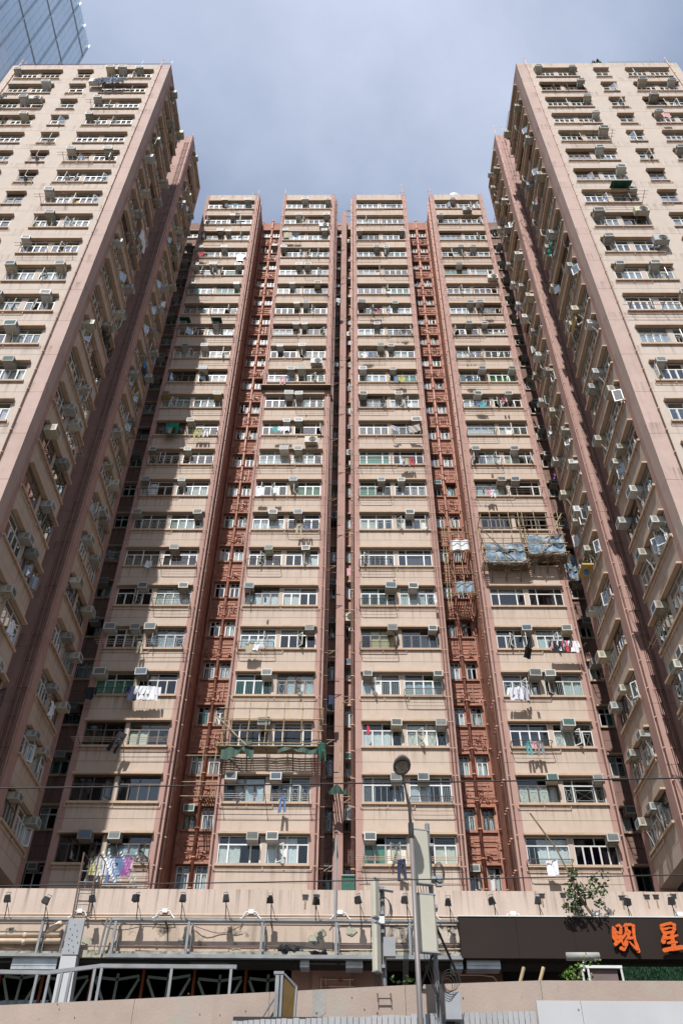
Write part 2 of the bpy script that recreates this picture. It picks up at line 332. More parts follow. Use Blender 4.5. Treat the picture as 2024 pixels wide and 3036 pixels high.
def sash_mesh(w_, h_, fm, flip):
    def f():
        b = MB(); t = .045; s = -1 if flip else 1
        def bx(x0, x1, z0, z1, y0, y1, mt):
            a, c = sorted((x0 * s, x1 * s)); b.box((a, y0, z0), (c, y1, z1), mt)
        bx(0, w_, 0, t, -.03, 0, fm); bx(0, w_, h_ - t, h_, -.03, 0, fm); bx(0, t, t, h_ - t, -.03, 0, fm); bx(w_ - t, w_, t, h_ - t, -.03, 0, fm)
        bx(t, w_ - t, t, h_ - t, -.018, -.012, 'glass')
        return b.mesh('sash')
    return cached(('sash', round(w_, 2), round(h_, 2), fm, flip), f)
def curtain_mesh(w_, h_, var):
    def f():
        rnd = random.Random(var * 13 + int(w_ * 100)); nb = max(6, int(w_ / .07)); ph = [rnd.uniform(-.014, .014) for _ in range(nb + 1)]
        def fn(a, c): return (a * w_ + (.04 * math.sin(c * 3 + var) * (1 - c)), ph[int(round(a * nb))] + .012 * math.sin(a * nb * 1.9 + var), c * h_)
        return MB().grid(fn, nb, 2, 'curtain').mesh('curtain', True)
    return cached(('cur', round(w_, 2), round(h_, 2), var), f)
def bars_mesh(W_, H_, n, style, wide):
    def f():
        b = MB(); y = .038; xs = slots(W_, n, wide); H2 = H_ * .62
        for x0, x1 in xs:
            a, c = x0 + .10, x1 - .09
            if style == 0:
                for x in (a, c): b.box((x - .009, y, .06), (x + .009, y + .012, H2), 'bars')
                for z in (.16, H2 - .12): b.box((a, y + .001, z - .009), (c, y + .013, z + .009), 'bars')
                b.tube([(a, y, .16), ((a + c) / 2, y, H2 * .52), (a, y, H2 - .12)], .008, 'bars', 4); b.tube([(c, y, .16), ((a + c) / 2, y, H2 * .52), (c, y, H2 - .12)], .008, 'bars', 4)
            elif style == 1:
                q = 3
                for i in range(q + 1):
                    x = a + (c - a) * i / q; b.box((x - .008, y, .05), (x + .008, y + .012, H2 + .02), 'bars')
            else:
                b.tube([(a, y, .1), (c, y, H2 - .05)], .008, 'bars', 4); b.tube([(c, y, .1), (a, y, H2 - .05)], .008, 'bars', 4)
                for z in (.1, H2 - .05): b.box((a, y, z - .008), (c, y + .012, z + .008), 'bars')
        return b.mesh('window_bars')
    return cached(('bars', round(W_, 2), round(H_, 2), n, style, wide), f)
def window(block, face, u0, u1, z, H_=1.24, n=4, w_=-.04, fm=None, detail=2, rnd=random, open_p=.13, wide=False, glass='glass', curtains=True, ac=(), opens=None):
    W_ = u1 - u0
    if fm is None: fm = rnd.choices(['white_frame', 'grey_frame', 'dark_frame', 'old_frame', 'brown_frame'], [.66, .08, .10, .12, .04])[0]
    if glass == 'glass': glass = rnd.choices(['glass', 'glass_green', 'glass_grey', 'blue_glass'], [.74, .09, .14, .03])[0]
    if wide: n = 3
    tops = 2 if not wide else 3
    o = link('window', frame_mesh(W_, H_, n, fm, tops, (), ac, wide), block, face.W(u0, w_, z), face.rot)
    TR = H_ * .68; xs = slots(W_, n, wide)
    if detail == 0:
        link('pane', pane_mesh(W_ - .1, TR - .08, glass), o, (.05, .02, .05)); link('pane', pane_mesh(W_ - .1, H_ - TR - .08, glass), o, (.05, .02, TR + .03))
    else:
        for i, (x0, x1) in enumerate(xs):
            if opens is not None: op = i in opens
            else: op = rnd.random() < open_p
            if op and not (wide and i == 1):
                flip = rnd.random() < .5; s = link('sash', sash_mesh(x1 - x0 - .02, TR - .07, fm, flip), o, ((x1 - .01) if flip else (x0 + .01), -.012, .05))
                an = rnd.uniform(.6, 1.45); s.rotation_euler = (0, 0, an if flip else -an)
            else: link('pane', pane_mesh(x1 - x0 - .07, TR - .08, glass), o, (x0 + .035, .022, .05))
        if tops == 2:
            for i in range(2):
                if (i + .5) / 2 * W_ + u0 and any(abs((a - u0) - (i + .5) / 2 * W_) < .30 for a in ac): continue
                link('pane', pane_mesh(W_ / 2 - .08, H_ - TR - .08, glass), o, (.05 + i * (W_ / 2 - .025), .022, TR + .03))
        else:
            link('pane', pane_mesh(W_ - .1, H_ - TR - .08, glass), o, (.05, .022, TR + .03))
    if curtains:
        r = rnd.random()
        if r < .80:
            h2 = (H_ - .1) if rnd.random() < .45 else TR - .08
            span = rnd.choice([(0, 1), (0, 1), (0, 1), (0, .5), (.5, 1), (.25, 1), (0, .75)])
            link('curtain', curtain_mesh(round((span[1] - span[0]) * (W_ - .12), 1), round(h2, 1), rnd.randrange(4)), o, (.06 + span[0] * (W_ - .12), .10, .05))
        if detail and rnd.random() < .6:
            link('window_bars', bars_mesh(W_, H_, n, rnd.choice([0, 0, 1, 1, 2]), wide), o)
    return o
# ------------------------------------------------------------------ facades
JO = .62      # height of the floor joint above the next hood
def hood_mesh(w_, mat='hood'):
    def f():
        b = MB(); b.box((0, -.22, -.085), (w_, 0, 0), mat); b.box((.0, -.222, -.10), (w_, -.19, -.085), mat); return b.mesh('hood')
    return cached(('hood', round(w_, 2), mat), f)
def ledge_mesh(w_, mat='hood'):
    return cached(('ledge', round(w_, 2), mat), lambda: MB().box((0, -.10, -.11), (w_, 0, 0), mat).mesh('ledge'))
def conduit_mesh(w_, mat, var):
    def f():
        b = MB(); r = random.Random(var)
        a = r.choice([0, 0, .4 * w_]); c = w_ + r.choice([.25, .1, -.4 * w_]) if a == 0 else w_ + .25
        b.tube([(a, -.06, 0), (c, -.06, -.005)], .020, mat, 6); x = a
        for x in (a, (a + c) / 2, c): b.tube([(x, -.06, 0), (x, -.06, .17)], .017, mat, 5)
        return b.mesh('conduit')
    return cached(('cond', round(w_, 2), mat, var), f)
def spandrel_mesh(w_, top, splits, mat, H_):
    """wall under one window: from the sill down to the next hood, with the joint, and the stubs between windows"""
    def f():
        b = MB(); bot = -(FL - H_ - .10) 
        j = -(FL - 1.34) + JO
        b.box((0, 0, bot), (w_, .7, j - .008), mat); b.box((0, 0, j + .008), (w_, .7, 0), mat); b.box((.002, .03, j - .008), (w_ - .002, .69, j + .008), mat)
        for a, c in splits: b.box((a, .02, 0), (c, .66, H_ + .0), mat)
        return b.mesh('wall_panel')
    return cached(('sp', round(w_, 2), tuple(splits), mat, H_), f)
def pier_mesh(w_, z0, z1, mat, joints, depth=.7):
    b = MB(); zs = sorted([z for z in joints if z0 < z < z1]); cur = z0
    for z in zs: b.box((0, 0, cur), (w_, depth, z - .008), mat); b.box((.003, .03, z - .008), (w_ - .003, depth - .01, z + .008), mat); cur = z + .008
    b.box((0, 0, cur), (w_, depth, z1), mat); return b.mesh('pier')
WINDOWS = {}
def facade(block, face, width, cols, ks, z_bot, z_roof, mats, edges=(), detail=2, H_=1.24, dz=0.0, seed=0, hooded=True, acs=None, style=None, pipes=True):
    """cols: list of (u0,u1,[(a,b),...windows]) ; mats: pier, wall, between"""
    rnd = random.Random(seed); joints = [zh(k) + dz + JO for k in ks]
    edge, wallm, btw = mats
    cur = 0
    for i, (u0, u1, wins) in enumerate(cols + [(width, width, [])]):
        if u0 > cur + .001:
            first = cur == 0 or i == len(cols)
            cut = [e_ for e_ in edges if cur < e_ < u0]
            for a_, b_, m__ in ([(cur, u0, edge if first else btw)] if not cut else [(cur, cut[0], 'wing_edge' if cur == 0 else 'wing'), (cut[0], u0, 'wing' if cur == 0 else 'wing_edge')]):
                link('pier', pier_mesh(b_ - a_, z_bot, z_roof, m__, joints), block, face.W(a_, 0, 0), face.rot)
        cur = u1
    for (u0, u1, wins) in cols:
        k0 = ks[0]; ztop = zh(k0) + dz - .10
        if z_roof > ztop: link('wall_panel', MB().box((0, 0, 0), (u1 - u0, .7, z_roof - ztop), wallm).mesh('wall_panel'), block, face.W(u0, 0, ztop), face.rot)
        for k in ks:
            zt = zh(k) + dz; zs = zt - .10 - H_
            splits = []; c = u0
            for a, b_ in wins:
                if a - c > .01: splits.append((round(c - u0, 3), round(a - u0, 3)))
                c = b_
            if u1 - c > .01: splits.append((round(c - u0, 3), round(u1 - u0, 3)))
            link('wall_panel', spandrel_mesh(u1 - u0, 0, splits, wallm, H_), block, face.W(u0, 0, zs), face.rot)
            if hooded:
                link('hood', hood_mesh(u1 - u0 + .10, 'hood' if wallm != 'red' else 'red'), block, face.W(u0 - .05, 0, zt), face.rot)
            link('ledge', ledge_mesh(u1 - u0 + .12, 'hood' if wallm != 'red' else 'red'), block, face.W(u0 - .06, 0, zs), face.rot)
            if pipes and hooded and rnd.random() < .8: link('conduit', conduit_mesh(u1 - u0, 'pipe_cream' if rnd.random() < .7 else 'pipe_pink', rnd.randrange(4)), block, face.W(u0 - .1, 0, zs - .26), face.rot)
            for wi, (a, b_) in enumerate(wins):
                st = (style or {}).get((k, wi), {})
                acl = [x for x in (acs or {}).get(k, [])]
                window(block, face, a, b_, zs + .003, H_ - .006, detail=detail, rnd=rnd, ac=acl, n=st.get('n', 4 if b_ - a > 1.3 else 2), **{q: v for q, v in st.items() if q != 'n'})
def drain(block, face, u, z0, z1, mat, r=.045, w_=.07, floors=True):
    b = MB(); b.tube([(0, 0, z0), (0, 0, z1)], r, mat, 8)
    z = z0 + .8
    while z < z1: b.tube([(0, 0, z), (0, 0, z + .07)], r * 1.45, mat, 8); b.box((-.02, 0, z + .02), (.02, w_, z + .05), mat); z += FL / 2
    return build(b, 'drain_pipe', block, face.W(u, w_, 0), face.rot, True)
# ------------------------------------------------------------------ air conditioners
def ac_meshes(var):
    def f():
        b = MB(); w_, h, d = (.50, .34, .46) if var not in (3, 4) else ((.58, .38, .52) if var == 3 else (.44, .30, .40))
        cm = 'yellow_case' if var == 9 else 'ac_case'
        b.box((-w_ / 2, -d, -h / 2), (w_ / 2, .1, h / 2), cm)
        for i in range(5):
            z = -h * .3 + i * h * .15
            b.box((-w_ / 2 - .004, -d * .85, z), (-w_ / 2, -d * .5, z + .02), 'ac_dark'); b.box((w_ / 2, -d * .85, z), (w_ / 2 + .004, -d * .5, z + .02), 'ac_dark')
        b.box((-w_ / 2 - .012, -d - .018, -h / 2 - .012), (w_ / 2 + .012, -d, -h / 2 + .03), 'ac_trim'); b.box((-w_ / 2 - .012, -d - .018, h / 2 - .03), (w_ / 2 + .012, -d, h / 2 + .012), 'ac_trim')
        b.box((-w_ / 2 - .012, -d - .018, -h / 2 + .03), (-w_ / 2 + .03, -d, h / 2 - .03), 'ac_trim'); b.box((w_ / 2 - .03, -d - .018, -h / 2 + .03), (w_ / 2 + .012, -d, h / 2 - .03), 'ac_trim')
        g = MB(); g.box((-w_ / 2 + .03, -d - .006, -h / 2 + .03), (w_ / 2 - .03, -d - .001, h / 2 - .03), 'ac_grille')
        for i in range(7):
            z = -h / 2 + .045 + i * (h - .1) / 7; g.box((-w_ / 2 + .035, -d - .014, z), (w_ / 2 - .035, -d - .007, z + .016), 'ac_grille')
        k = MB(); 
        k.tube([(-w_ / 2 + .045, .12, -h / 2 - .30), (-w_ / 2 + .045, -d * .8, -h / 2 - .02), (w_ / 2 - .045, -d * .8, -h / 2 - .02), (w_ / 2 - .045, .12, -h / 2 - .30)], .012, 'iron', 4)
        hs = MB(); hs.tube([(.1, -.1, -h / 2), (.12, -.2, -h / 2 - .2), (.2, -.12, -h / 2 - .5), (.22, -.03, -h / 2 - .9)], .010, 'white_plastic' if var % 2 else 'ac_case', 5)
        return b.mesh('casing'), g.mesh('grille'), k.mesh('bracket'), hs.mesh('drain_hose')
    return cached(('ac', var), f)
N_AC = [0]
used_labels = {}
def uniq(lab):
    used_labels[lab] = used_labels.get(lab, 0) + 1
    return lab
def put_ac(face, u, zt, label, rnd, var=None, out=0.0, drop=.30):
    N_AC[0] += 1; var = var if var is not None else rnd.choice([0, 0, 1, 2, 3, 4, 4])
    c, g, k, h = ac_meshes(var)
    o = thing('air_conditioner', label, 'air conditioner', face.W(u, out, zt - drop), face.rot + rnd.uniform(-.05, .05), 'window air conditioners of the apartment estate')
    link('casing', c, o); link('grille', g, o)
    if rnd.random() < .5: link('bracket', k, o)
    if rnd.random() < .6: link('drain_hose', h, o)
    return o
def outdoor_unit(face, u, z, label, side=False):
    def f():
        b = MB(); b.box((-.4, -.48, 0), (.4, -.16, .55), 'ac_case')
        g = MB(); 
        for i in range(5):
            r = .05 + .045 * i; g.tube([(.1 + r * math.cos(a * math.pi / 8), -.49, .28 + r * math.sin(a * math.pi / 8)) for a in range(17)], .006, 'ac_grille', 4)
        g.tube([(.1, -.483, .28), (.1, -.486, .28)], .24, 'ac_dark', 16)
        k = MB(); k.tube([(-.33, 0, -.4), (-.33, -.5, -.02), (.33, -.5, -.02), (.33, 0, -.4)], .018, 'steel', 4)
        return b.mesh('casing'), g.mesh('fan_grille'), k.mesh('bracket')
    c, g, k = cached('outdoor', f)
    o = thing('outdoor_unit', label, 'air conditioner', face.W(u, 0, z), face.rot, 'split air conditioner units of the estate')
    link('casing', c, o); link('fan_grille', g, o); link('bracket', k, o); return o
# ------------------------------------------------------------------ drying racks and laundry
def rack(face, u0, u1, z, label, kind=0, d=.75, lines=3):
    w_ = round(u1 - u0, 1)
    o = thing('drying_rack', label, 'drying rack', face.W(u0, 0, z), face.rot, 'clothes drying racks under the windows')
    if kind == 0:
        br = cached(('brk', d), lambda: MB().tube([(0, 0, -.05), (0, -d, .10), (0, -d + .01, .2)], .016, 'iron', 5).mesh('bracket'))
        for x in ((0, w_ / 2, w_) if w_ > 1.5 else (0, w_)): link('bracket', br, o, (x, 0, 0))
    else:
        link('rack_frame', cached(('rackf', w_, d), lambda: MB().tube([(0, 0, 0), (0, -d + .08, .04), (.08, -d, .05), (w_ - .08, -d, .05), (w_, -d + .08, .04), (w_, 0, 0)], .014, 'iron', 5).mesh('rack_frame')), o)
        for x in (0, w_): link('stay', cached(('stay', d), lambda: MB().tube([(0, 0, .16), (0, -d * .5, .12), (0, -d + .05, .05)], .010, 'iron', 4).mesh('stay')), o, (x, 0, 0))
    for i in range(lines):
        y = -d * (i + 1) / (lines + .3) if kind else -d + .02 + i * d * .28
        e = .35 if kind == 0 else 0; zz = .10 if kind == 0 else .04
        link('rod', cached(('rod', w_, kind), lambda: MB().tube([(-e, 0, 0), (w_ / 2, 0, -.012), (w_ + e * .6, 0, 0)], .009 if kind else .014, 'iron' if kind else 'pipe_cream', 4).mesh('rod')), o, (0, y, zz))
    return o
def garment(kind, face, u, w_, z, mat, label, size=1.0, yaw=0.0, tilt=0.0):
    rnd = random.Random(label); b = MB()
    def sheet(wt, wb, h, nx=7, ny=6, x0=0.0, slant=0.0):
        ph = rnd.uniform(0, 6)
        def fn(a, c):
            ww = wb + (wt - wb) * c
            return (x0 + (a - .5) * ww + slant * (1 - c), .05 * math.sin(a * 7 + ph) * (1 - c * .7) + .03 * math.sin(a * 15 + c * 4 + ph) - .03, (c - 1) * h)
        b.grid(fn, nx, ny, mat)
    s = size
    if kind == 'shirt': sheet(.30 * s, .42 * s, .68 * s); sheet(.12 * s, .12 * s, .42 * s, 3, 4, -.22 * s, -.05); sheet(.12 * s, .12 * s, .42 * s, 3, 4, .22 * s, .05)
    elif kind == 'trousers': sheet(.34 * s, .36 * s, .25 * s); b2 = None; sheet(.17 * s, .15 * s, .95 * s, 4, 6, -.09 * s, -.06 * s); sheet(.17 * s, .15 * s, .95 * s, 4, 6, .10 * s, .06 * s)
    elif kind == 'towel': sheet(.55 * s, .5 * s, .7 * s)
    elif kind == 'sheet': sheet(1.1 * s, .9 * s, .75 * s, 12, 6, 0, .12)
    elif kind == 'sock': sheet(.10 * s, .12 * s, .34 * s, 3, 4)
    me = b.mesh(kind, True)
    o = link({'shirt': 'shirt', 'trousers': 'trousers', 'towel': 'towel', 'sheet': 'bed_sheet', 'sock': 'small_garment'}[kind], me, None, face.W(u, w_, z)); o.rotation_euler = (tilt, 0, face.rot + yaw)
    tag(o, label, 'laundry', 'laundry hung out of the windows'); return o

ROOF_T, ROOF_A, BOT = 74.28, 68.8, 7.4
YT = 36.86
TW = [('leftmost', -13.03, -8.20), ('second', -6.03, -1.33), ('third', .28, 5.08), ('rightmost', 7.20, 12.0)]
TNAME = ['first tower', 'second tower', 'third tower', 'fourth tower']
TACS = [
 {0: [.36, .87], 1: [.6], 2: [.40, .57], 3: [.05, .55], 4: [.05, .4, .9], 5: [.06, .93], 7: [.08, .67], 8: [.2, .55], 9: [.6], 10: [.06, .92], 11: [.57], 12: [.06, .6], 13: [.06, .6], 14: [.05, .93], 15: [.68], 16: [.36, .9], 17: [.05, .37, .57], 18: [.06, .57], 21: [.3, .62]},
 {0: [.43, .95], 1: [.3, .93], 2: [.05, .9], 3: [.05], 4: [.4, .58], 5: [.3, .8], 6: [.42, .6], 7: [.43, .6], 8: [.17, .58], 9: [.4, .6], 10: [.4, .58], 11: [.4, .6], 12: [.4, .62], 13: [.58], 14: [.3, .68], 15: [.29, .82], 16: [.06], 17: [.92], 18: [.4], 19: [.42], 20: [.08, .6], 21: [.38, .6]},
 {2: [.06, .95], 3: [.4, .6], 6: [.07, .7], 7: [.35], 8: [.4, .58], 9: [.08, .6], 10: [.07, .67], 11: [.93], 13: [.33, .63], 14: [.72], 16: [.4, .7], 17: [.4, .92], 18: [.07, .94], 19: [.4, .93], 20: [.38, .68], 21: [.07, .62]},
 {0: [.4], 1: [.08], 3: [.4, .66], 4: [.3], 6: [.4, .58], 7: [.3, .6], 9: [.4, .93], 10: [.25, .78], 12: [.07, .7], 13: [.4, .62], 17: [.4, .93], 18: [.4, .6], 19: [.7], 20: [.4, .93], 21: [.95]}]
POSW = [(.16, 'left end'), (.36, 'left middle'), (.50, 'left of centre'), (.65, 'right of centre'), (.80, 'right middle'), (1.1, 'right end')]
def posw(f):
    for a, b in POSW:
        if f < a: return b
KS = list(range(22))
rt_rnd = random.Random(11)
for ti, (tn, x0, x1) in enumerate(TW):
    W_ = x1 - x0
    B = thing('apartment_block', ['leftmost of the four tall cream towers between the two wings, left half in shadow', 'second of the four tall cream towers, with green netted scaffold near its foot',
              'third of the four tall cream towers, behind the street lamp and antennas', 'rightmost of the four tall cream towers, with blue tarpaulin scaffold halfway up'][ti], 'apartment block', (x0 + W_ / 2, YT + 2, -1.6), group='blocks of the pink apartment estate')
    B.location = (0, 0, 0)
    fc = Face(x0, YT, 0)
    a0 = .33 if ti != 3 else .45; a1 = W_ - .43; mid = (a0 + a1) / 2
    style = {}
    rr = random.Random(50 + ti)
    for k in KS:
        for wi in (0, 1):
            if rr.random() < .13: style[(k, wi)] = dict(wide=True, fm='white_frame')
    if ti == 0:
        for k in (9, 19, 20, 21):
            for wi in (0, 1): style[(k, wi)] = dict(fm='dark_frame', glass='glass_tint' if wi == 0 or k == 20 else 'glass')
    if ti == 1: style[(19, 0)] = dict(wide=True, fm='white_frame', curtains=False); style[(19, 1)] = dict(wide=True, fm='white_frame', curtains=False); style[(11, 0)] = dict(wide=True, fm='white_frame', curtains=False); style[(11, 1)] = dict(wide=True, fm='white_frame', curtains=False)
    if ti == 2: style[(17, 0)] = dict(fm='dark_frame'); style[(17, 1)] = dict(fm='dark_frame'); style[(12, 0)] = dict(wide=True, fm='white_frame'); style[(12, 1)] = dict(wide=True, fm='white_frame'); style[(15, 0)] = dict(wide=True, fm='white_frame'); style[(15, 1)] = dict(wide=True, fm='white_frame'); style[(21, 0)] = dict(opens=(2, 3), fm='grey_frame')
    if ti == 3:
        style[(14, 0)] = dict(fm='dark_frame', glass='blue_glass'); style[(14, 1)] = dict(fm='dark_frame', glass='glass_tint', curtains=False, opens=(0, 1, 3)); style[(16, 0)] = dict(wide=True, fm='white_frame', curtains=False, opens=()); style[(16, 1)] = dict(wide=True, fm='white_frame', opens=())
        style[(21, 1)] = dict(n=5, fm='white_frame', glass='blue_glass', opens=()); style[(21, 0)] = dict(fm='white_frame', n=2)
    lohi = [(a0, mid - .10), (mid + .10, a1)]
    cols = [(a0, a1, lohi)]
    acs = {k: [a0 + f * (a1 - a0) for f in v] for k, v in TACS[ti].items()}
    facade(B, fc, W_, cols, KS, BOT, ROOF_T, ('pink', 'cream', 'pink'), acs=acs, seed=100 + ti, style=style)
    sidem_l = 'red' if ti in (1, 3) else 'pink'; sidem_r = 'red' if ti in (0, 2) else 'pink'
    b = MB(); b.box((x0 + .3, YT + .7, BOT), (x1 - .3, YT + 8, ROOF_T - .3), 'interior')
    b.box((x0, YT + .7, BOT), (x0 + .3, YT + 8, ROOF_T), sidem_l if ti else 'pink'); b.box((x1 - .3, YT + .7, BOT), (x1, YT + 8, ROOF_T), sidem_r)
    build(b, 'side_wall', B)
    build(MB().box((x0 + .3, YT + .7, ROOF_T - .3), (x1 - .3, YT + 8, ROOF_T - .1), 'roof'), 'roof', B)
    drain(B, fc, W_ - .14, BOT, ROOF_T + (.9 if ti in (0,) else .1), 'pipe_pink', .035)
    if ti in (1, 3): drain(B, fc, .12, BOT, ROOF_T + 1.1, 'pipe_pink', .03)
    if ti == 2: drain(B, fc, W_ - .30, BOT, ROOF_T + 2.0, 'pipe_pink', .03)
    fs = Face(x1, YT, R(90)); fl = Face(x0, YT + 2.7, R(-90))
    if ti in (0, 1):
        for u in (.35, .62, .95): drain(B, fs, u, BOT, ROOF_T - .5, 'pipe_pink' if u < .5 else 'pipe_red', .05)
    if ti in (2, 3):
        for u in (2.35, 2.08, 1.75): drain(B, fl, u, BOT, ROOF_T - .5, 'pipe_pink' if u > 2.2 else 'pipe_red', .05)
    for k, v in TACS[ti].items():
        for f in v:
            var = 9 if (ti, k, f) in ((0, 0, .36), (0, 10, .06), (0, 10, .92)) else None
            put_ac(fc, a0 + f * (a1 - a0), zh(k), f"air conditioner, {posw(f)} of the {ORD[k]} window row, {TNAME[ti]} from left" if k else f"air conditioner, {posw(f)} of the top window row, {TNAME[ti]} from left", rt_rnd, var)
    # roof masts
    for q, (u, h) in enumerate({0: [(W_ - .5, 1.0)], 1: [], 2: [(4.55, 1.6), (3.7, .8)], 3: [(1.0, .9), (.15, 1.8)]}[ti]):
        build(MB().tube([(0, 0, 0), (0, 0, h)], .03, 'steel', 6).tube([(-.18, 0, h * .7), (.18, 0, h * .7)], .015, 'steel', 4), 'roof_mast', B, (x0 + u, YT + .35, ROOF_T))

# one open casement of the leftmost tower stands so that it mirrors the sun down to the street
gp = P(712, 764, YT - .16); nrm = (SUN + (-gp).normalized()).normalized()
M['mirror_glass'] = plain('clean_pane', (.5, .5, .5), .02, 1.0, var=0)
gs_ = link('open_casement', MB().box((-.22, -.006, -.36), (.22, .006, .36), 'mirror_glass').box((-.26, -.012, -.40), (.26, .012, -.361), 'white_frame').box((-.26, -.012, .361), (.26, .012, .40), 'white_frame').mesh('open_casement'), bpy.data.objects['apartment_block'])
gs_.rotation_mode = 'QUATERNION'; gs_.rotation_quaternion = nrm.to_track_quat('-Y', 'Z'); gs_.location = gp
# ------------------------------------------------------------------ the wings
NAMEW = ['left', 'right']
def wing(side):
    L_ = side == 0
    xa = -13.6 if L_ else 12.53                  # courtyard side plane
    xo = -25.6 if L_ else 24.6
    B = thing('apartment_block', ('front block of the left wing, cream facade with pink corner pier' if L_ else 'front block of the right wing, cream facade with pink corner pier and roof plant'), 'apartment block', group='blocks of the pink apartment estate')
    x0 = min(xa, xo); W_ = abs(xa - xo); fc = Face(x0, 23.78, 0)
    if L_:
        c1 = (-24.75, -21.5); c2 = (-20.3, -19.2); c3 = (-17.95, -14.7)
    else: c1 = (13.68, 16.8); c2 = (18.1, 19.14); c3 = (20.45, 23.6)
    def colw(c, two=True):
        a, b = c[0] - x0, c[1] - x0; mdl = (a + b) / 2
        return (a, b, [(a + .05, mdl - .12), (mdl + .12, b - .05)] if two else [(a + .04, b - .04)])
    main, rest = (c3, [c1, c2]) if L_ else (c1, [c2, c3])
    cols = [colw(c1), colw(c2, False), colw(c3)]
    rnd = random.Random(300 + side)
    style = {}
    ACF = ({2: [('r', .05), ('r', .32), ('r', .72), ('l', .0)], 3: [('l', .87)], 4: [('r', .1), ('l', .6)], 5: [('r', .1), ('l', .82)], 6: [('l', .4)], 7: [('r', .1), ('r', .82), ('l', .6)], 9: [('r', .08)], 10: [('r', .3)], 11: [('r', .1)], 12: [('r', .08), ('r', .88)], 13: [('r', .1), ('r', .85)], 14: [('r', .55)], 15: [('r', .75)]}
           if L_ else {2: [('l', .08), ('l', .88)], 3: [('l', .92), ('r', .15), ('r', .82)], 4: [('l', .9), ('r', .2)], 5: [('l', .92), ('r', .1)], 6: [('l', .9)], 7: [('l', .65), ('r', .1)], 8: [('l', .88)], 9: [('l', .92)], 10: [('l', .1)], 11: [('l', .1)], 12: [('l', .1), ('l', .68)], 13: [('l', .95)], 15: [('l', .12)]})
    acs = {}
    for k, v in ACF.items():
        acs[k] = [((c1 if q == 'l' else c3)[0] - x0) + f * (c1[1] - c1[0]) for q, f in v]
    ks = list(range(2, 22))
    # columns that leave the picture low down are built down to a little below the frame
    last_out = 11
    facade(B, fc, W_, cols, ks[:17], 22.0, ROOF_A, ('wing', 'wing', 'wing'), acs=acs, seed=310 + side, style=style, edges=((c3[1] - x0 + .46,) if L_ else (c1[0] - x0 - .46,)))
    build(MB().box((x0, 23.78, BOT), (x0 + W_, 24.48, 22.0 - .0), 'wing'), 'lower_wall', B)
    for k, v in ACF.items():
        for q, f in v:
            c = c1 if q == 'l' else c3
            put_ac(fc, c[0] - x0 + f * (c[1] - c[0]), zh(k), f"air conditioner, {posw(f)} of the {ORD[k-2]} row, {'outer' if (q == 'l') == L_ else 'inner'} window column, {NAMEW[side]} wing front", rnd)
    # courtyard side of the front block
    depth = 5.15
    fs = Face(xa, 23.78, R(90)) if L_ else Face(xa, 23.78 + depth, R(-90))
    def uu(y0, y1): return (y0 - 23.78, y1 - 23.78) if L_ else (23.78 + depth - y1, 23.78 + depth - y0)
    a, b = uu(24.85, 28.85); md = (a + b) / 2
    # the corner pier takes the first .7 m; the side wall starts behind the front wall
    s0 = 0.702 if L_ else 0.0; s1 = depth if L_ else depth - .702
    rs = random.Random(320 + side)
    fs2 = Face(*fs.W(s0, 0, 0)[:2], fs.rot)
    facade(B, fs2, s1 - s0, [(a - s0, b - s0, [(a - s0 + .05, md - s0 - .12), (md - s0 + .12, b - s0 - .05)])], ks, BOT, ROOF_A, ('pink', 'cream', 'pink'), seed=330 + side, detail=1, pipes=True)
    bx = MB()
    bx.box((x0 + (.0 if L_ else .72), 24.5, BOT), (x0 + W_ - (.72 if L_ else 0), 28.90, ROOF_A - .3), 'interior'); build(bx, 'rooms', B)
    build(MB().box((x0, 24.5, ROOF_A - .28), (x0 + W_ - .0, 28.93, ROOF_A - .1), 'roof'), 'roof', B)
    drain(B, fc, (c3[1] - x0 + .42) if L_ else (c1[0] - x0 - .42), 22, ROOF_A + .9, 'pipe_pink', .035); drain(B, fc, (c1[0] - x0 - .3) if L_ else (c3[1] - x0 + .3), 30, ROOF_A + .9, 'pipe_pink', .035)
    wn = 'courtyard side of the ' + NAMEW[side] + ' wing'
    for k in ks:
        for j in range(2):
            if rs.random() < (.78):
                f = rs.choice([.12, .38]) if j == 0 else rs.choice([.62, .88])
                put_ac(fs, a + f * (b - a), zh(k), f"air conditioner on {['near','far'][(j == 1) == L_]} half, {ORD[k-2]} row, inner side of {NAMEW[side]} front block", rs)
    # roof rail
    rb = MB(); rm = 'pipe_red' if L_ else 'white_frame'; rx0, rx1 = (x0 + .6, x0 + W_ - .05) if L_ else (19.6, 24.4)
    rb.tube([(rx0, 23.9, ROOF_A + .55), (rx1, 23.9, ROOF_A + .55)], .02, rm, 5)
    if not L_: rb.tube([(rx0, 23.9, ROOF_A + .1), (rx1, 23.9, ROOF_A + .1)], .02, rm, 5)
    x = rx0
    while x < rx1: rb.tube([(x, 23.9, ROOF_A), (x, 23.9, ROOF_A + .55)], .012, rm, 4); x += .18 if (not L_ or x < x0 + 6) else 1.6
    if L_:
        rb.tube([(xa - .08, 23.9, ROOF_A + .45), (xa - .08, 28.8, ROOF_A + .45)], .02, rm, 5)
    build(rb, 'roof_rail', B)
    for q in ((-25.0, -16.0, -13.75) if L_ else (13.2, 22.9)): build(MB().tube([(q, 23.95, ROOF_A - .2), (q + .1, 23.95, ROOF_A + 1.3)], .02, 'steel', 5), 'roof_mast', B)
    # ---- rear block of the wing, as tall as the towers
    C = thing('apartment_block', f"rear block of the {NAMEW[side]} wing, narrow pipe-covered front strip and courtyard windows", 'apartment block', group='blocks of the pink apartment estate')
    Yb, De = 31.5, 4.65
    Wb = 6.0; xb0 = xa - Wb if L_ else xa; fb = Face(xb0, Yb, 0)
    joints = [zh(k) + JO for k in KS]
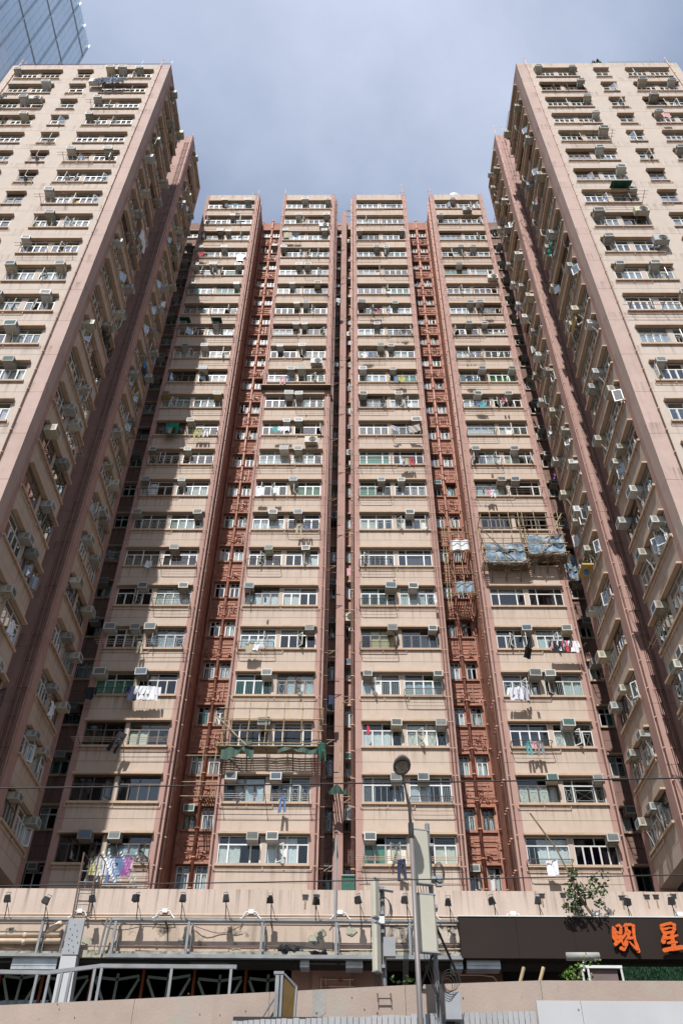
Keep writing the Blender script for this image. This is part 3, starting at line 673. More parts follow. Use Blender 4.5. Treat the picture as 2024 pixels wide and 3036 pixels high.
    pm = pier_mesh(Wb, BOT, ROOF_T, 'pink', joints); link('pier', pm, C, fb.W(0, 0, 0))
    fs = Face(xa, Yb + .702, R(90)) if L_ else Face(xa, Yb + De, R(-90))
    def uv(y0, y1): return (y0 - Yb - .702, y1 - Yb - .702) if L_ else (Yb + De - y1, Yb + De - y0)
    a, b = uv(32.24, 35.5); md = (a + b) / 2
    facade(C, fs, De - .702, [(a, b, [(a + .05, md - .12), (md + .12, b - .05)])], KS, BOT, ROOF_T, ('pink', 'cream', 'pink'), seed=340 + side, detail=1)
    bx = MB(); bx.box((xb0 + (.0 if L_ else .72), Yb + .72, BOT), (xb0 + Wb - (.72 if L_ else 0), Yb + De - .05, ROOF_T - .3), 'interior'); build(bx, 'rooms', C)
    build(MB().box((xb0, Yb + .70, ROOF_T - .28), (xb0 + Wb, Yb + De, ROOF_T - .1), 'roof'), 'roof', C)
    for q in range(6):
        u = (Wb - .62 + q * .075) if L_ else (.38 + q * .075)
        drain(C, fb, u, BOT, ROOF_T - 1.2, 'pipe_brown' if q % 3 else 'pipe_pink', .016, .04)
    drain(C, fb, Wb - .08 if L_ else .08, BOT, ROOF_T + (.3 if L_ else 1.9), 'pipe_pink', .035)
    if not L_: drain(C, fb, .75, ROOF_T - 2, ROOF_T + 1.8, 'pipe_pink', .03)
    for k in KS:
        for j in range(2):
            if rs.random() < (.82 if L_ else .84):
                f = rs.choice([.15, .38]) if j == 0 else rs.choice([.62, .9])
                put_ac(fs, a + f * (b - a), zh(k), f"air conditioner on {['near','far'][(j == 1) == L_]} half, {ORD[k]} row, inner side of {NAMEW[side]} rear block", rs)
    return fc, x0
fcL, xL = wing(0); fcR, xR = wing(1)

# ------------------------------------------------------------------ recessed core between the towers
YR = 39.6
core = thing('apartment_block', 'recessed terracotta and pink walls at the back of the gaps between the towers', 'apartment block', group='blocks of the pink apartment estate')
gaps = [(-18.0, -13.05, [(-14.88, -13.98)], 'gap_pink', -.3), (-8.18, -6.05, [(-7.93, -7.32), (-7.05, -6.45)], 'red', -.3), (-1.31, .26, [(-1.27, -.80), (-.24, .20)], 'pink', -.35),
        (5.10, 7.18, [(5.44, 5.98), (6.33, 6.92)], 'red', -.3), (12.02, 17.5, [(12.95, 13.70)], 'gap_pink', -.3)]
for gi, (x0, x1, wn, mt, dz) in enumerate(gaps):
    f = Face(x0, YR, 0)
    cols = [(a - x0, b - x0, [(a - x0 + .02, b - x0 - .02)]) for a, b in wn]
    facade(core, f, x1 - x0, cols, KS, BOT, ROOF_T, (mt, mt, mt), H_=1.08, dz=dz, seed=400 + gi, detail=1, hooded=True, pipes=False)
    build(MB().box((x0, YR + .7, BOT), (x1, YR + 4, ROOF_T - .3), 'interior'), 'rooms', core)
    build(MB().box((x0, YR + .7, ROOF_T - .3), (x1, YR + 4, ROOF_T - .1), 'roof'), 'roof', core)
    if mt == 'red':
        mdx = (wn[0][1] + wn[1][0]) / 2 - x0
        drain(core, f, mdx, BOT, ROOF_T + .25, 'pipe_red', .085, .12); drain(core, f, .10, BOT, ROOF_T + .3, 'pipe_red', .05, .09); drain(core, f, x1 - x0 - .08, BOT, ROOF_T + .1, 'pipe_red', .05, .09)
        for k in KS:
            def pw(v):
                b = MB(); r = random.Random(v); W_ = x1 - x0
                for z in (.18, .42, .78, 1.02): b.tube([(.12 + r.random() * .3, -.10, z), (W_ - .1 - r.random() * .3, -.10, z + .02)], .022, 'pipe_red', 5)
                for _ in range(5):
                    x = r.uniform(.15, W_ - .15); b.tube([(x, -.10, .1), (x, -.10, r.uniform(.4, 1.05))], .03, 'pipe_red', 5)
                for _ in range(3):
                    x = r.uniform(.2, W_ - .4); z = r.uniform(.2, .8); b.tube([(x + .1 * math.cos(t), -.13, z + .1 * math.sin(t)) for t in [i * math.pi / 5 for i in range(8)]], .028, 'pipe_red', 5)
                for _ in range(4):
                    x = r.uniform(.15, W_ - .3); z = r.uniform(.1, .9); b.tube([(x, -.10, z), (x, -.20, z), (x + .22, -.20, z), (x + .22, -.10, z), (x + .22, -.10, z - .25)], .026, 'pipe_red', 5)
                return b.mesh('pipework')
            v = (k * 7 + gi * 3) % 6
            link('pipework', cached(('pw', gi, v), lambda: pw(v)), core, f.W(0, 0, zh(k) + dz - 2.62))
    if gi == 2:
        link('pier', pier_mesh(.46, BOT, ROOF_T, 'pink', [zh(k) + JO for k in KS], 1.1), core, (-.75, YR - 1.1, 0))
        for u in (.06, .16, 1.42, 1.50): drain(core, Face(x0, YT + .25, 0), u, BOT, ROOF_T - .4, 'pipe_brown' if u < 1 else 'pipe_pink', .035, .0)
        r3 = random.Random(5)
        for k in range(0, 22):
            b = MB()
            for xx in ((.0, .62) if k % 2 else (.95, 1.55)),:
                b.tube([(xx[0], 0, 0), (xx[1], 0, 0)], .02, 'bamboo' if k % 3 else 'pipe_pink', 5); b.tube([(xx[0], 0, -.35), (xx[1] - .1, 0, -.02)], .02, 'bamboo', 5); b.tube([(xx[0], .6, 0), (xx[1], .6, 0)], .02, 'pipe_pink', 5)
            build(b, 'pipe_bracket', core, (x0, YT + .3, zh(k) - 1.1 + r3.uniform(-.3, .3)))
    rg = random.Random(77 + gi)
    for k in KS:
        if rg.random() < (.75 if gi in (0, 2, 4) else .12):
            a, b_ = rg.choice(wn); nm = ['leftmost gap', 'gap between first and second tower', 'gap between second and third tower', 'gap between third and fourth tower', 'rightmost gap'][gi]
            put_ac(f, (a + b_) / 2 - x0, zh(k) + dz, f"air conditioner deep in the {nm}, {ORD[k]} floor down", rg)
# link walls that close the light wells outside the wings
build(MB().box((-20, 28.95, BOT), (-16.0, 31.48, ROOF_A), 'pink'), 'well_wall', core); build(MB().box((14.9, 28.95, BOT), (19, 31.48, ROOF_A), 'pink'), 'well_wall', core)
#--TAIL--
# ------------------------------------------------------------------ podium
SC = 23.0 / 22.3; YF = 23.0; YP = 23.3
pod = thing('podium_building', 'pale pink podium under the towers with stained upper wall and dark shopfront', 'building')
PT, PB = 8.09, 6.42
build(MB().box((-22, YP, 7.22), (-.37, YP + .3, PT), 'podium').box((-.36, YP - .012, 7.22), (22, YP + .3, PT - .01), 'podium'), 'parapet', pod)
build(MB().box((-22, YP + .3, 7.0), (22, YT - .02, 7.38), 'roof'), 'roof', pod)
build(MB().box((-22, YP + .02, PB), (-.42, YP + .3, 7.218), 'podium_dirty').box((-.41, YP + .03, PB), (.55, YP + .3, 7.218), 'podium').box((.56, YP + .02, PB), (3.0, YP + .3, 7.218), 'mouldy').box((3.01, YP + .02, PB), (22, YP + .3, 7.218), 'podium_dirty'), 'wall', pod)
b = MB()
for i in range(44):
    x = -22 + i; d = random.Random(i).uniform(0, .03); b.box((x, YP - .16 - d, 6.36), (x + .995, YP + .018, 6.50 + d), 'mossy')
build(b, 'ledge', pod)
build(MB().box((-22, YP - .10, 6.26), (22, 23.75, 6.355), 'shop_dark'), 'soffit', pod)
build(MB().box((-22, 26.6, -1.6), (22, 27, 7.0), 'shop_dark'), 'rear_wall', pod)
for z, r in ((7.36, .018), (7.43, .014), (7.30, .022)):
    build(MB().tube([(-12, YP - .03, z), (-3, YP - .03, z + .012), (4, YP - .03, z - .005), (12, YP - .03, z + .01)], r, 'pipe_cream', 6), 'conduit', pod)
# rusty sockets left by old brackets
rr = random.Random(9)
sk = [(905, 2660), (938, 2660), (1605, 2657), (1668, 2655), (1842, 2663), (1916, 2660), (1943, 2660), (1995, 2658)]
for i, (px, py) in enumerate(sk):
    p = P(px, py, YP - .014)
    build(MB().box((p.x - .07, YP - .022, p.z - .05), (p.x + .07, YP - .013, p.z + .05), 'black').box((p.x - .085, YP - .03, p.z + .05), (p.x + .085, YP - .013, p.z + .07), 'iron').box((p.x - .02, YP - .016, p.z - .28), (p.x + .02, YP - .0125, p.z - .05), 'rust_stain'), 'rusty_socket', pod)
# big drain pipes at the left
for (py, r) in ((2772, .085), (2791, .07)):
    p = P(0, py, YP - .15); q = P(178, py - 2, YP - .15)
    t = MB(); t.tube([(-12, YP - .12, p.z), (q.x, YP - .12, q.z)], r, 'pipe_cream', 10)
    for x in (-9.9, -9.2, -8.3): t.tube([(x, YP - .12, p.z), (x + .09, YP - .12, p.z)], r * 1.15, 'pipe_cream', 10)
    build(t, 'drain_pipe', pod, smooth=True)
p = P(140, 2765, YP - .15); q = P(185, 2735, YP - .15); build(MB().tube([p, q], .08, 'pipe_cream', 10), 'drain_pipe', pod, smooth=True)
for (x0, y0, x1, y1) in ((255, 2805, 860, 2806), (400, 2803, 800, 2812), (1000, 2802, 1360, 2802), (1000, 2816, 1365, 2814)):
    build(MB().tube([P(x0, y0, YP - .06), P((x0 + x1) / 2, (y0 + y1) / 2 + 1, YP - .07), P(x1, y1, YP - .06)], .014, 'pipe_brown' if y0 != 2816 else 'pipe_cream', 5), 'conduit', pod)
# shopfront
b = []
YS = 25.0
xs = [-11.6, -10.45, -9.3, -8.15, -6.85, -5.48, -4.12, -2.75, -1.55]
for i in range(len(xs) - 1):
    x0, x1 = xs[i], xs[i + 1]
    build(MB().box((x0 + .04, YS, 3.2), (x1 - .04, YS + .02, 6.98), 'glass_tint'), 'shop_window', pod)
    build(MB().box((x0 - .035, YS - .05, 3.2), (x0 + .035, YS + .06, 6.98), 'rust_red'), 'mullion', pod)
    t = MB(); c = (x0 + x1) / 2; h = (x1 - x0) * .42; zt = 6.37 + (i % 3) * .02
    for (p, q) in (((c - h, zt), (c, zt - .05)), ((c, zt - .05), (c + h, zt + .04)), ((c, zt + .1), (c - .04, zt - 1.4)), ((c - h, zt - .05), (c - h * .35, zt - .75)), ((c + h, zt - .02), (c + h * .35, zt - .75)), ((c + h * .35, zt - .75), (c - .04, zt - 1.3))):
        d = Vector((q[0] - p[0], 0, q[1] - p[1])).normalized(); n = Vector((-d.z, 0, d.x)) * .035
        P0 = Vector((p[0], YS - .006, p[1])); P1 = Vector((q[0], YS - .006, q[1]))
        t.prism([P0 - n, P1 - n, P1 + n, P0 + n], (0, .004, 0), 'tape')
    build(t, 'tape', pod)
build(MB().box((-1.5, 24.4, 3.0), (.95, 24.6, 6.99), 'pink').box((-.95, 24.2, 3.0), (.05, 24.4, 6.99), 'pink'), 'shop_pier', pod)
build(MB().box((2.15, 24.5, 3.0), (4.0, 24.7, 6.99), 'pipe_brown'), 'shop_pier', pod)
build(MB().tube([P(1330, 2890, 24.4), P(1430, 2891, 24.4), P(1462, 2896, 24.4), P(1472, 2910, 24.4)], .02, 'pipe_cream', 6), 'conduit', pod)
b = MB().box((4.0, 25.2, 3), (6.6, 25.3, 6.99), 'shop_dark'); b.box((4.1, 25.15, 3), (6.5, 25.19, 6.2), 'glass_tint'); build(b, 'shop_window', pod)
# water pipes with red valves
wp = thing('water_pipework', 'small water pipes with red valve wheels on the pink shop pier', 'pipes')
for x in (-.72, -.6, .02): build(MB().tube([(x, 24.15, 3.2), (x, 24.15, 6.2)], .018, 'pipe_cream', 6), 'pipe', wp)
for z in (6.16, 6.0): build(MB().tube([(-.72, 24.15, z), (.12, 24.15, z)], .016, 'pipe_cream', 6), 'pipe', wp)
for x, z in ((-.22, 6.12), (-.60, 5.98)):
    build(MB().tube([(x + .06 * math.cos(i * .7), 24.1, z + .03 * math.sin(i * .7)) for i in range(10)], .012, 'cloth_red', 5), 'valve', wp)
# ducts and hoods
for i, (x0, y0, x1, y1, lab) in enumerate(((40, 2838, 165, 2874, 'long galvanised duct hood under the ledge at the far left'), (890, 2844, 916, 2868, 'small square galvanised vent box left of the red valves'), (1025, 2842, 1075, 2870, 'shiny galvanised duct box between two antenna poles and the pink pier'),
                               (1336, 2842, 1372, 2873, 'dull square metal duct right of the lamp pole'), (1382, 2844, 1484, 2873, 'wide metal duct hood under the dark sign'))):
    a = P(x0, y0, 23.02); c = P(x1, y1, 23.02); o = thing('duct_hood', lab, 'duct', (a.x, 23.02, c.z), group='metal ducts over the shopfront')
    w_, h_ = c.x - a.x, a.z - c.z
    build(MB().box((0, 0, h_ * .35), (w_, .4, h_), 'bright_steel').box((-.01, -.012, h_ * .30), (w_ + .01, .4, h_ * .35), 'steel').box((.0, -.004, 0), (w_, .4, h_ * .30), 'bright_steel'), 'duct_body', o)
    build(MB().tube([(w_ * .3, -.02, h_ * .32), (w_ * .3, -.012, h_ * .32)], .012, 'steel', 8), 'rivet', o)
# ---- steel gantry in front of the wall
gz1, gz0 = 7.02 * SC, 6.20 * SC
gt = thing('steel_gantry', 'grey galvanised cable gantry with slanting posts along the podium wall', 'gantry')
for (z, h, d) in ((gz1, .055, .09), (gz0, .07, .09)):
    for (xa_, xb_) in ((-13, -7.05), (-6.05, 2.72 * SC)):
        build(MB().box((xa_, YF - d, z - h), (xb_, YF, z), 'steel'), 'rail', gt)
build(MB().box((-6.05, YF - .16, gz0 - .105), (2.72 * SC, YF - .02, gz0 - .075), 'steel'), 'rail', gt)
for x in (-9.4, -7.57, -5.76, -3.95, -2.14, -.32, 1.48):
    x *= SC; b = MB().box((x - .03, YF - .075, gz0), (x + .03, YF - .015, gz1 - .055), 'steel'); build(b, 'post', gt)
    build(MB().box((x + .05, YF + .10, gz0), (x + .08, YF + .26, gz1 - .06), 'steel'), 'post', gt)
for x in (-7.0, -6.9, -6.05, -5.95):
    build(MB().tube([(x * SC + .06, YF - .05, gz1), (x * SC, YF - .05, gz0)], .028, 'steel', 6), 'post', gt)
for x in (-8.7, -5.0, -2.2, .9): build(MB().box((x, YF - .10, gz1 - .07), (x + .06, YF - .091, gz1 - .0), 'steel'), 'clamp', gt)
for x in (-4.7, -2.0, .3, 2.0): build(MB().box((x, YF - .02, gz1 - .06), (x + .03, YP, gz1 - .12), 'iron'), 'bracket', gt)
# grey perforated plate and white column
pl = thing('cable_cover', 'grey studded metal plate over a white column below the cat ladder', 'cover')
A0, A1, A2, A3 = P(206, 2724, YF - .12), P(253, 2724, YF - .12), P(231, 2830, YF - .12), P(184, 2830, YF - .12)
build(MB().prism([A0, A1, A2, A3], (0, .08, 0), 'grey_paint'), 'plate', pl)
for i in range(34):
    r = random.Random(i); p = P(192 + (i % 3) * 14 + r.uniform(-5, 5) + (34 - i) * .5, 2826 - i * 2.9, YF - .125); build(MB().tube([p, p + Vector((0, -.01, 0))], .012, 'black', 6), 'stud', pl) if i % 2 else None
A0, A1, A2, A3 = P(182, 2832, YF - .1), P(228, 2832, YF - .1), P(203, 2990, YF - .1), P(150, 2990, YF - .1)
build(MB().prism([A0, A1, A2, A3], (0, .3, 0), 'white_board'), 'column', pl)
# ---- dark sign with its two characters
x0s, x1s, zt_, zb_ = 2.70 * SC, 14.0, 7.07 * SC, 6.13 * SC
sg = thing('shop_sign', 'dark brown signboard with orange brush characters along the right of the podium', 'sign')
x = x0s; i = 0
while x < x1s:
    build(MB().box((x, YF - .16 - (i % 2) * .002, zb_), (min(x + 1.42, x1s), YF + .1, zt_), 'sign'), 'sign_panel', sg); x += 1.425; i += 1
build(MB().box((x0s - .03, YF - .18, zt_ + .001), (x1s, YP - .02, zt_ + .03), 'white_frame'), 'top_trim', sg)
def stroke(mb, pts, s, ox, oz, y, d):
    """brush stroke: pts (x, z, half width) joined by round-ended ribbons"""
    L_, R_ = [], []
    n = len(pts)
    for i, (x, z, r) in enumerate(pts):
        a = pts[max(i - 1, 0)]; c = pts[min(i + 1, n - 1)]; dx, dz = c[0] - a[0], c[1] - a[1]; q = math.hypot(dx, dz) or 1; nx, nz = -dz / q, dx / q
        L_.append((x + nx * r, z + nz * r)); R_.append((x - nx * r, z - nz * r))
    def cap(p, prev):
        a0 = math.atan2(p[1] - prev[1], p[0] - prev[0]); return [(p[0] + p[2] * math.cos(a0 + t), p[1] + p[2] * math.sin(a0 + t)) for t in (1.2, .6, 0, -.6, -1.2)]
    out_ = L_ + cap(pts[-1], pts[-2]) + R_[::-1] + cap(pts[0], pts[1])
    # quads instead of one big polygon so that bends stay clean
    for i in range(n - 1):
        q = [L_[i], L_[i + 1], R_[i + 1], R_[i]]; mb.prism([(ox + a * s, y - .0004 * i, oz + b_ * s) for a, b_ in q], (0, d, 0), 'orange')
    for k, (p, pv) in enumerate(((pts[-1], pts[-2]), (pts[0], pts[1]))):
        mb.prism([(ox + (p[0] + p[2] * math.cos(t * math.pi / 6)) * s, y - .003 - .001 * k, oz + (p[1] + p[2] * math.sin(t * math.pi / 6)) * s) for t in range(12)], (0, d, 0), 'orange')
    for k, (x, z, r) in enumerate(pts[1:-1]):
        mb.prism([(ox + (x + r * math.cos(t * math.pi / 6)) * s, y - .005 - .0006 * k, oz + (z + r * math.sin(t * math.pi / 6)) * s) for t in range(12)], (0, d, 0), 'orange')
# outlines read in pixels of a 1568 px wide look at the sign; 6.70 px there = 1 photo px
def chars(strokes, name):
    mb = MB(); y = YF - .24
    for si, st in enumerate(strokes):
        pts = []
        for (x, yy, r) in st:
            p = P(1790 + x / 6.70, 2710 + yy / 6.70, y); pts.append((p.x, p.z, r / 6.70 * .0087))
        stroke(mb, pts, 1, 0, 0, y - .008 * si, .05)
    return build(mb, name, sg)
chars([[(175, 265, 22), (185, 380, 30), (205, 470, 45), (235, 530, 32)], [(200, 300, 30), (235, 400, 40), (265, 470, 35)], [(235, 240, 18), (290, 225, 28), (325, 260, 28), (325, 380, 28), (320, 500, 30)],
       [(255, 370, 24), (330, 390, 22)], [(215, 605, 34), (270, 570, 26), (340, 500, 24), (420, 400, 22)]], 'character')
chars([[(395, 235, 22), (430, 215, 34), (440, 330, 30), (445, 480, 36), (430, 600, 40), (380, 690, 42), (335, 680, 34)], [(440, 215, 26), (520, 210, 28), (575, 235, 32), (585, 380, 28), (605, 520, 26), (650, 640, 32), (675, 735, 36)],
       [(470, 330, 24), (500, 360, 30), (475, 430, 26)], [(470, 480, 30), (560, 480, 24)], [(500, 560, 14), (560, 630, 20), (640, 700, 30)], [(330, 480, 24), (345, 560, 22), (375, 620, 18)]], 'character')
chars([[(1130, 240, 30), (1150, 300, 36), (1190, 380, 38)], [(1130, 230, 28), (1230, 200, 26), (1320, 185, 28), (1385, 220, 36), (1390, 300, 32), (1360, 370, 30)], [(1200, 300, 24), (1290, 275, 16), (1340, 280, 12)], [(1190, 385, 34), (1270, 375, 26), (1350, 360, 26)],
       [(1200, 400, 30), (1190, 470, 40), (1165, 555, 42)], [(1190, 480, 34), (1280, 480, 28), (1440, 430, 18)], [(1335, 390, 34), (1345, 500, 36), (1365, 600, 44), (1370, 690, 44)], [(1250, 590, 20), (1330, 570, 28), (1430, 570, 18)],
       [(1180, 735, 38), (1280, 710, 36), (1400, 695, 40), (1520, 675, 40), (1600, 690, 38), (1680, 690, 30)]], 'character')
# ---- floodlights
fl_px = [(25, 2668), (139, 2675), (277, 2668), (410, 2668), (540, 2668), (670, 2668), (803, 2668), (933, 2672), (1065, 2672), (1202, 2672), (1328, 2678), (1460, 2674), (1592, 2674), (1715, 2678), (1853, 2678), (1985, 2676)]
FLAB = ['at the left edge of the wall', 'tilted sideways left of the ladder', 'just right of the ladder', 'third right of the ladder foot, over bare wall', 'below the gap between first and second tower', 'below the left side of the second tower', 'below the right side of the second tower', 'under the pair of rusty sockets', 'just right of the central pole', 'immediately left of the street lamp pole',
        'just right of the tall antenna pole', 'at the left end of the dark sign', 'left of a single rusty socket', 'hidden among the leaves of the wall tree', 'above the first orange character', 'above the second orange character at the right edge']
def flood():
    h = MB(); w_ = .085
    h.prism([(-w_ * .75, -.06, .06), (w_ * .75, -.06, .06), (w_, -.02, -.08), (-w_, -.02, -.08)], (0, -.13, -.02), 'black')
    h.box((-.05, -.10, .06), (.05, -.03, .10), 'black')
    f = MB().tube([(-.05, -.08, .09), (-.06, -.08, .16), (.06, -.08, .16), (.05, -.08, .09)], .01, 'steel', 5)
    a = MB(); a.tube([(.02, -.05, -.06), (.03, -.01, -.30), (.03, .0, -.46)], .012, 'black', 5)
    c = MB(); c.tube([(.0, -.05, -.06), (.09, .02, -.28), (.14, .06, -.46), (.2, .02, -.42)], .008, 'cable', 5)
    return h.mesh('lamp_head'), f.mesh('yoke'), a.mesh('arm'), c.mesh('cable')
fh, fy, fa, fc_ = flood()
for i, (px, py) in enumerate(fl_px):
    p = P(px, py, YF - .15); o = thing('floodlight', 'small black floodlight ' + FLAB[i], 'floodlight', p, group='floodlights along the podium wall')
    h = link('lamp_head', fh, o); y = link('yoke', fy, o); link('arm', fa, o); link('cable', fc_, o)
    h.rotation_euler = y.rotation_euler = (random.uniform(-.3, .25), (.35 if i == 1 else random.uniform(-.16, .16)), random.uniform(-.5, .5))
for i, (px, py) in enumerate([(238, 2702), (490, 2701), (745, 2704), (1008, 2706), (1273, 2708), (1519, 2709), (1765, 2708), (2013, 2711)]):
    p = P(px, py, YP - .03); o = thing('junction_box', 'white junction box with curved flex on the conduit, ' + ['by the ladder foot', 'between fourth and fifth floodlight', 'below the middle of the second tower', 'at the foot of the central pole', 'near the two antenna poles', 'above the left part of the sign', 'beside the tree roots', 'at the right edge'][i], 'junction box', p, group='white junction boxes on the podium wall')
    build(MB().box((-.07, -.05, -.05), (.07, .0, .05), 'white_plastic'), 'box', o)
    build(MB().tube([(-.07, -.03, 0), (-.14, -.04, -.02), (-.20, -.05, -.14), (-.3, -.1, -.22)], .014, 'white_plastic', 6), 'flex', o); build(MB().tube([(.07, -.03, 0), (.14, -.04, -.02), (.20, -.05, -.12), (.28, -.08, -.2)], .014, 'white_plastic', 6), 'flex', o)
# ---- cat ladder
ld = thing('cat_ladder', 'rusty cat ladder rising over the podium wall below the leftmost tower', 'ladder')
YL = YP - .12
p0, p1, q0, q1 = P(215, 2722, YL), P(250, 2528, YL), P(258, 2722, YL), P(296, 2530, YL)
for a, c in ((p0, p1), (q0, q1)): build(MB().tube([a, c, c + Vector((.05, .55, -.03)), c + Vector((.05, .55, -1.0))], .022, 'iron', 6), 'side_rail', ld)
for i in range(5):
    t = .03 + i * .17; a, c = p0.lerp(p1, t), q0.lerp(q1, t); build(MB().tube([a, c], .013, 'steel', 5), 'rung', ld)
# ---- central flue pole
cpole = thing('steel_pole', 'thin grey pole rising from the podium wall in front of the middle gap', 'pole')
a, c = P(993, 2725, YP - .08), P(987, 2485, YP - .08); build(MB().tube([(a.x, YP - .08, a.z), (a.x, YP - .08, c.z)], .035, 'grey_paint', 10, .03), 'pole_tube', cpole); build(MB().tube([(a.x - .06, YP - .1, 9.6), (a.x + .05, YP - .1, 9.6)], .04, 'iron', 6), 'clamp', cpole)
build(MB().tube([(a.x - .02, YP - .08, 9.55), (a.x - .35, YP + .5, 8.2)], .01, 'cable', 5), 'guy_wire', cpole)
# black bag
bg_ = MB(); rb = random.Random(4)
def fb_(a, c):
    return (-.62 + 1.25 * a + .02 * math.sin(c * 9), -.05 - .16 * math.sin(c * math.pi) * (.6 + .4 * math.sin(a * 9)) + .03 * math.sin(a * 31), .02 + .26 * c * (.65 + .35 * math.sin(a * 5 + 1)) + .03 * math.sin(a * 23 + c * 5))
bg_.grid(fb_, 26, 7, 'bag'); p = P(895, 2822, YP - .1); o = build(bg_, 'plastic_bag', None, (p.x, YP - .05, p.z - .10), smooth=False); tag(o, 'crumpled black plastic bag lying on the mossy ledge', 'bag')
# ------------------------------------------------------------------ walkway parapet in front
pk = thing('walkway_parapet', 'plain mottled pink parapet wall rising gently to the right across the foot', 'wall')
pts = [(-14, 3.05), (-5.48, 3.43), (-3.37, 3.53), (-1.25, 3.64), (.89, 3.75), (3.04, 3.83), (14, 3.86)]
for i in range(len(pts) - 1):
    (xa_, za), (xb_, zb) = pts[i], pts[i + 1]
    build(MB().prism([(xa_, 15, 1.0), (xb_ - .006, 15, 1.0), (xb_ - .006, 15, zb), (xa_, 15, za)], (0, .28, 0), 'parapet'), 'parapet_section', pk)
build(MB().box((-14, 15.28, 2.3), (14, 21.5, 2.5), 'concrete'), 'deck', pk)
for (x, w_) in ((-.86, .17),):
    q = P(925, 2945, 14.995); build(MB().prism([P(925, 2936, 14.995), P(965, 2934, 14.995), P(966, 3000, 14.995), P(950, 3016, 14.995), P(926, 3014, 14.995), P(928, 2990, 14.995)], (0, .004, 0), 'concrete'), 'bare_patch', pk)
hd = thing('towel_rail', 'small rusty iron rail bolted to the pink parapet left of the lamp pole', 'rail')
a, c = P(1119, 2960, 14.93), P(1158, 2960, 14.93); build(MB().tube([(a.x, 14.93, a.z), (c.x, 14.93, c.z)], .012, 'iron', 6), 'grip', hd)
for q in (a, c): build(MB().tube([(q.x, 15.0, q.z + .07), (q.x, 14.93, q.z + .07), (q.x, 14.93, q.z - .04)], .01, 'iron', 6), 'bolt', hd)
# grey vertical boards, white panel
bf = thing('board_fence', 'strip of weathered grey vertical boards below the parapet', 'board fence')
x = P(690, 3020, 14.8).x; i = 0; rb = random.Random(3); xe = P(1588, 3010, 14.8).x
zf0, zf1 = P(690, 3026, 14.8), P(1588, 2996, 14.8)
def ztop(x): return zf0.z + (x - zf0.x) * (zf1.z - zf0.z) / (zf1.x - zf0.x)
while x < xe:
    w_ = rb.uniform(.075, .10); y = 14.8 - rb.uniform(0, .012)
    build(MB().box((x, y, 1.4), (x + w_ - .008, y + .03, ztop(x) + rb.uniform(-.01, .01)), 'grey_board' if not (1.02 < x < 1.28) else 'grey_paint'), 'board', bf); x += w_; i += 1
build(MB().box((P(690, 3020, 14.8).x, 14.84, 1.4), (xe, 14.87, ztop(xe) - .1), 'black'), 'backing', bf)
wpn = thing('white_hoarding', 'plain white hoarding panels at the bottom right below the parapet', 'hoarding')
a = P(1588, 2966, 14.7); 
for (xa_, xb_) in ((a.x, 3.62 * .98), (3.62 * .98 + .006, 5.9), (5.906, 8.2), (8.206, 10.5)): build(MB().box((xa_, 14.7, 1.2), (xb_, 14.75, a.z - (.0)), 'white_board'), 'panel', wpn)
for x in (3.50, 5.2): build(MB().tube([(x, 14.7, a.z - .12), (x, 14.69, a.z - .12)], .012, 'steel', 8), 'screw', wpn)
# railing on the walkway
YR2 = 15.9
rl = thing('walkway_railing', 'grey tubular railing behind the parapet on the left', 'railing')
tp = [(-30, 2874), (145, 2877), (300, 2857), (702, 2860)]
tp = [P(a, c, YR2) for a, c in tp]
for i in range(3):
    a, c = tp[i], tp[i + 1]; build(MB().prism([a, c, c + Vector((0, 0, -.06)), a + Vector((0, 0, -.06))], (0, .05, 0), 'steel'), 'top_rail', rl)
for px in (112, 148, 185, 212, 283, 303, 510, 686):
    py = 2877 if px < 150 else (2877 - (px - 145) * .129 if px < 300 else 2858.5)
    q = P(px, py + 6, YR2); build(MB().box((q.x - .022, YR2 + .003, 2.5), (q.x + .022, YR2 + .045, q.z), 'steel'), 'post', rl)
# sign seen edge-on with its stay
es = thing('projecting_sign', 'mustard sign box seen nearly edge-on, standing against the pink parapet', 'sign')
a, c = P(829, 2890, 14.9), P(829, 3022, 14.9)
w3 = P(860, 2912, 15.6)
build(MB().box((a.x - .06, 14.86, c.z), (a.x + .0, 14.92, a.z), 'steel').box((a.x + .02, 14.86, c.z), (a.x + .06, 14.92, a.z), 'steel').box((a.x - .09, 14.85, a.z), (a.x + .07, 14.95, a.z + .04), 'steel'), 'frame', es)
build(MB().prism([(a.x + .07, 14.90, c.z), (a.x + .23, 14.985, c.z), (a.x + .26, 14.985, a.z - .14), (a.x + .07, 14.90, a.z)], (.0, .012, 0), 'mustard'), 'sign_panel', es)
build(MB().prism([(a.x + .235, 14.97, c.z), (a.x + .265, 14.97, c.z), (a.x + .285, 14.97, a.z - .14), (a.x + .07, 14.88, a.z + .03), (a.x + .07, 14.88, a.z), (a.x + .255, 14.97, a.z - .17)], (0, .02, 0), 'steel'), 'edge_trim', es)
build(MB().tube([P(820, 2950, 14.9), P(773, 3024, 14.9)], .014, 'steel', 6), 'stay', es)
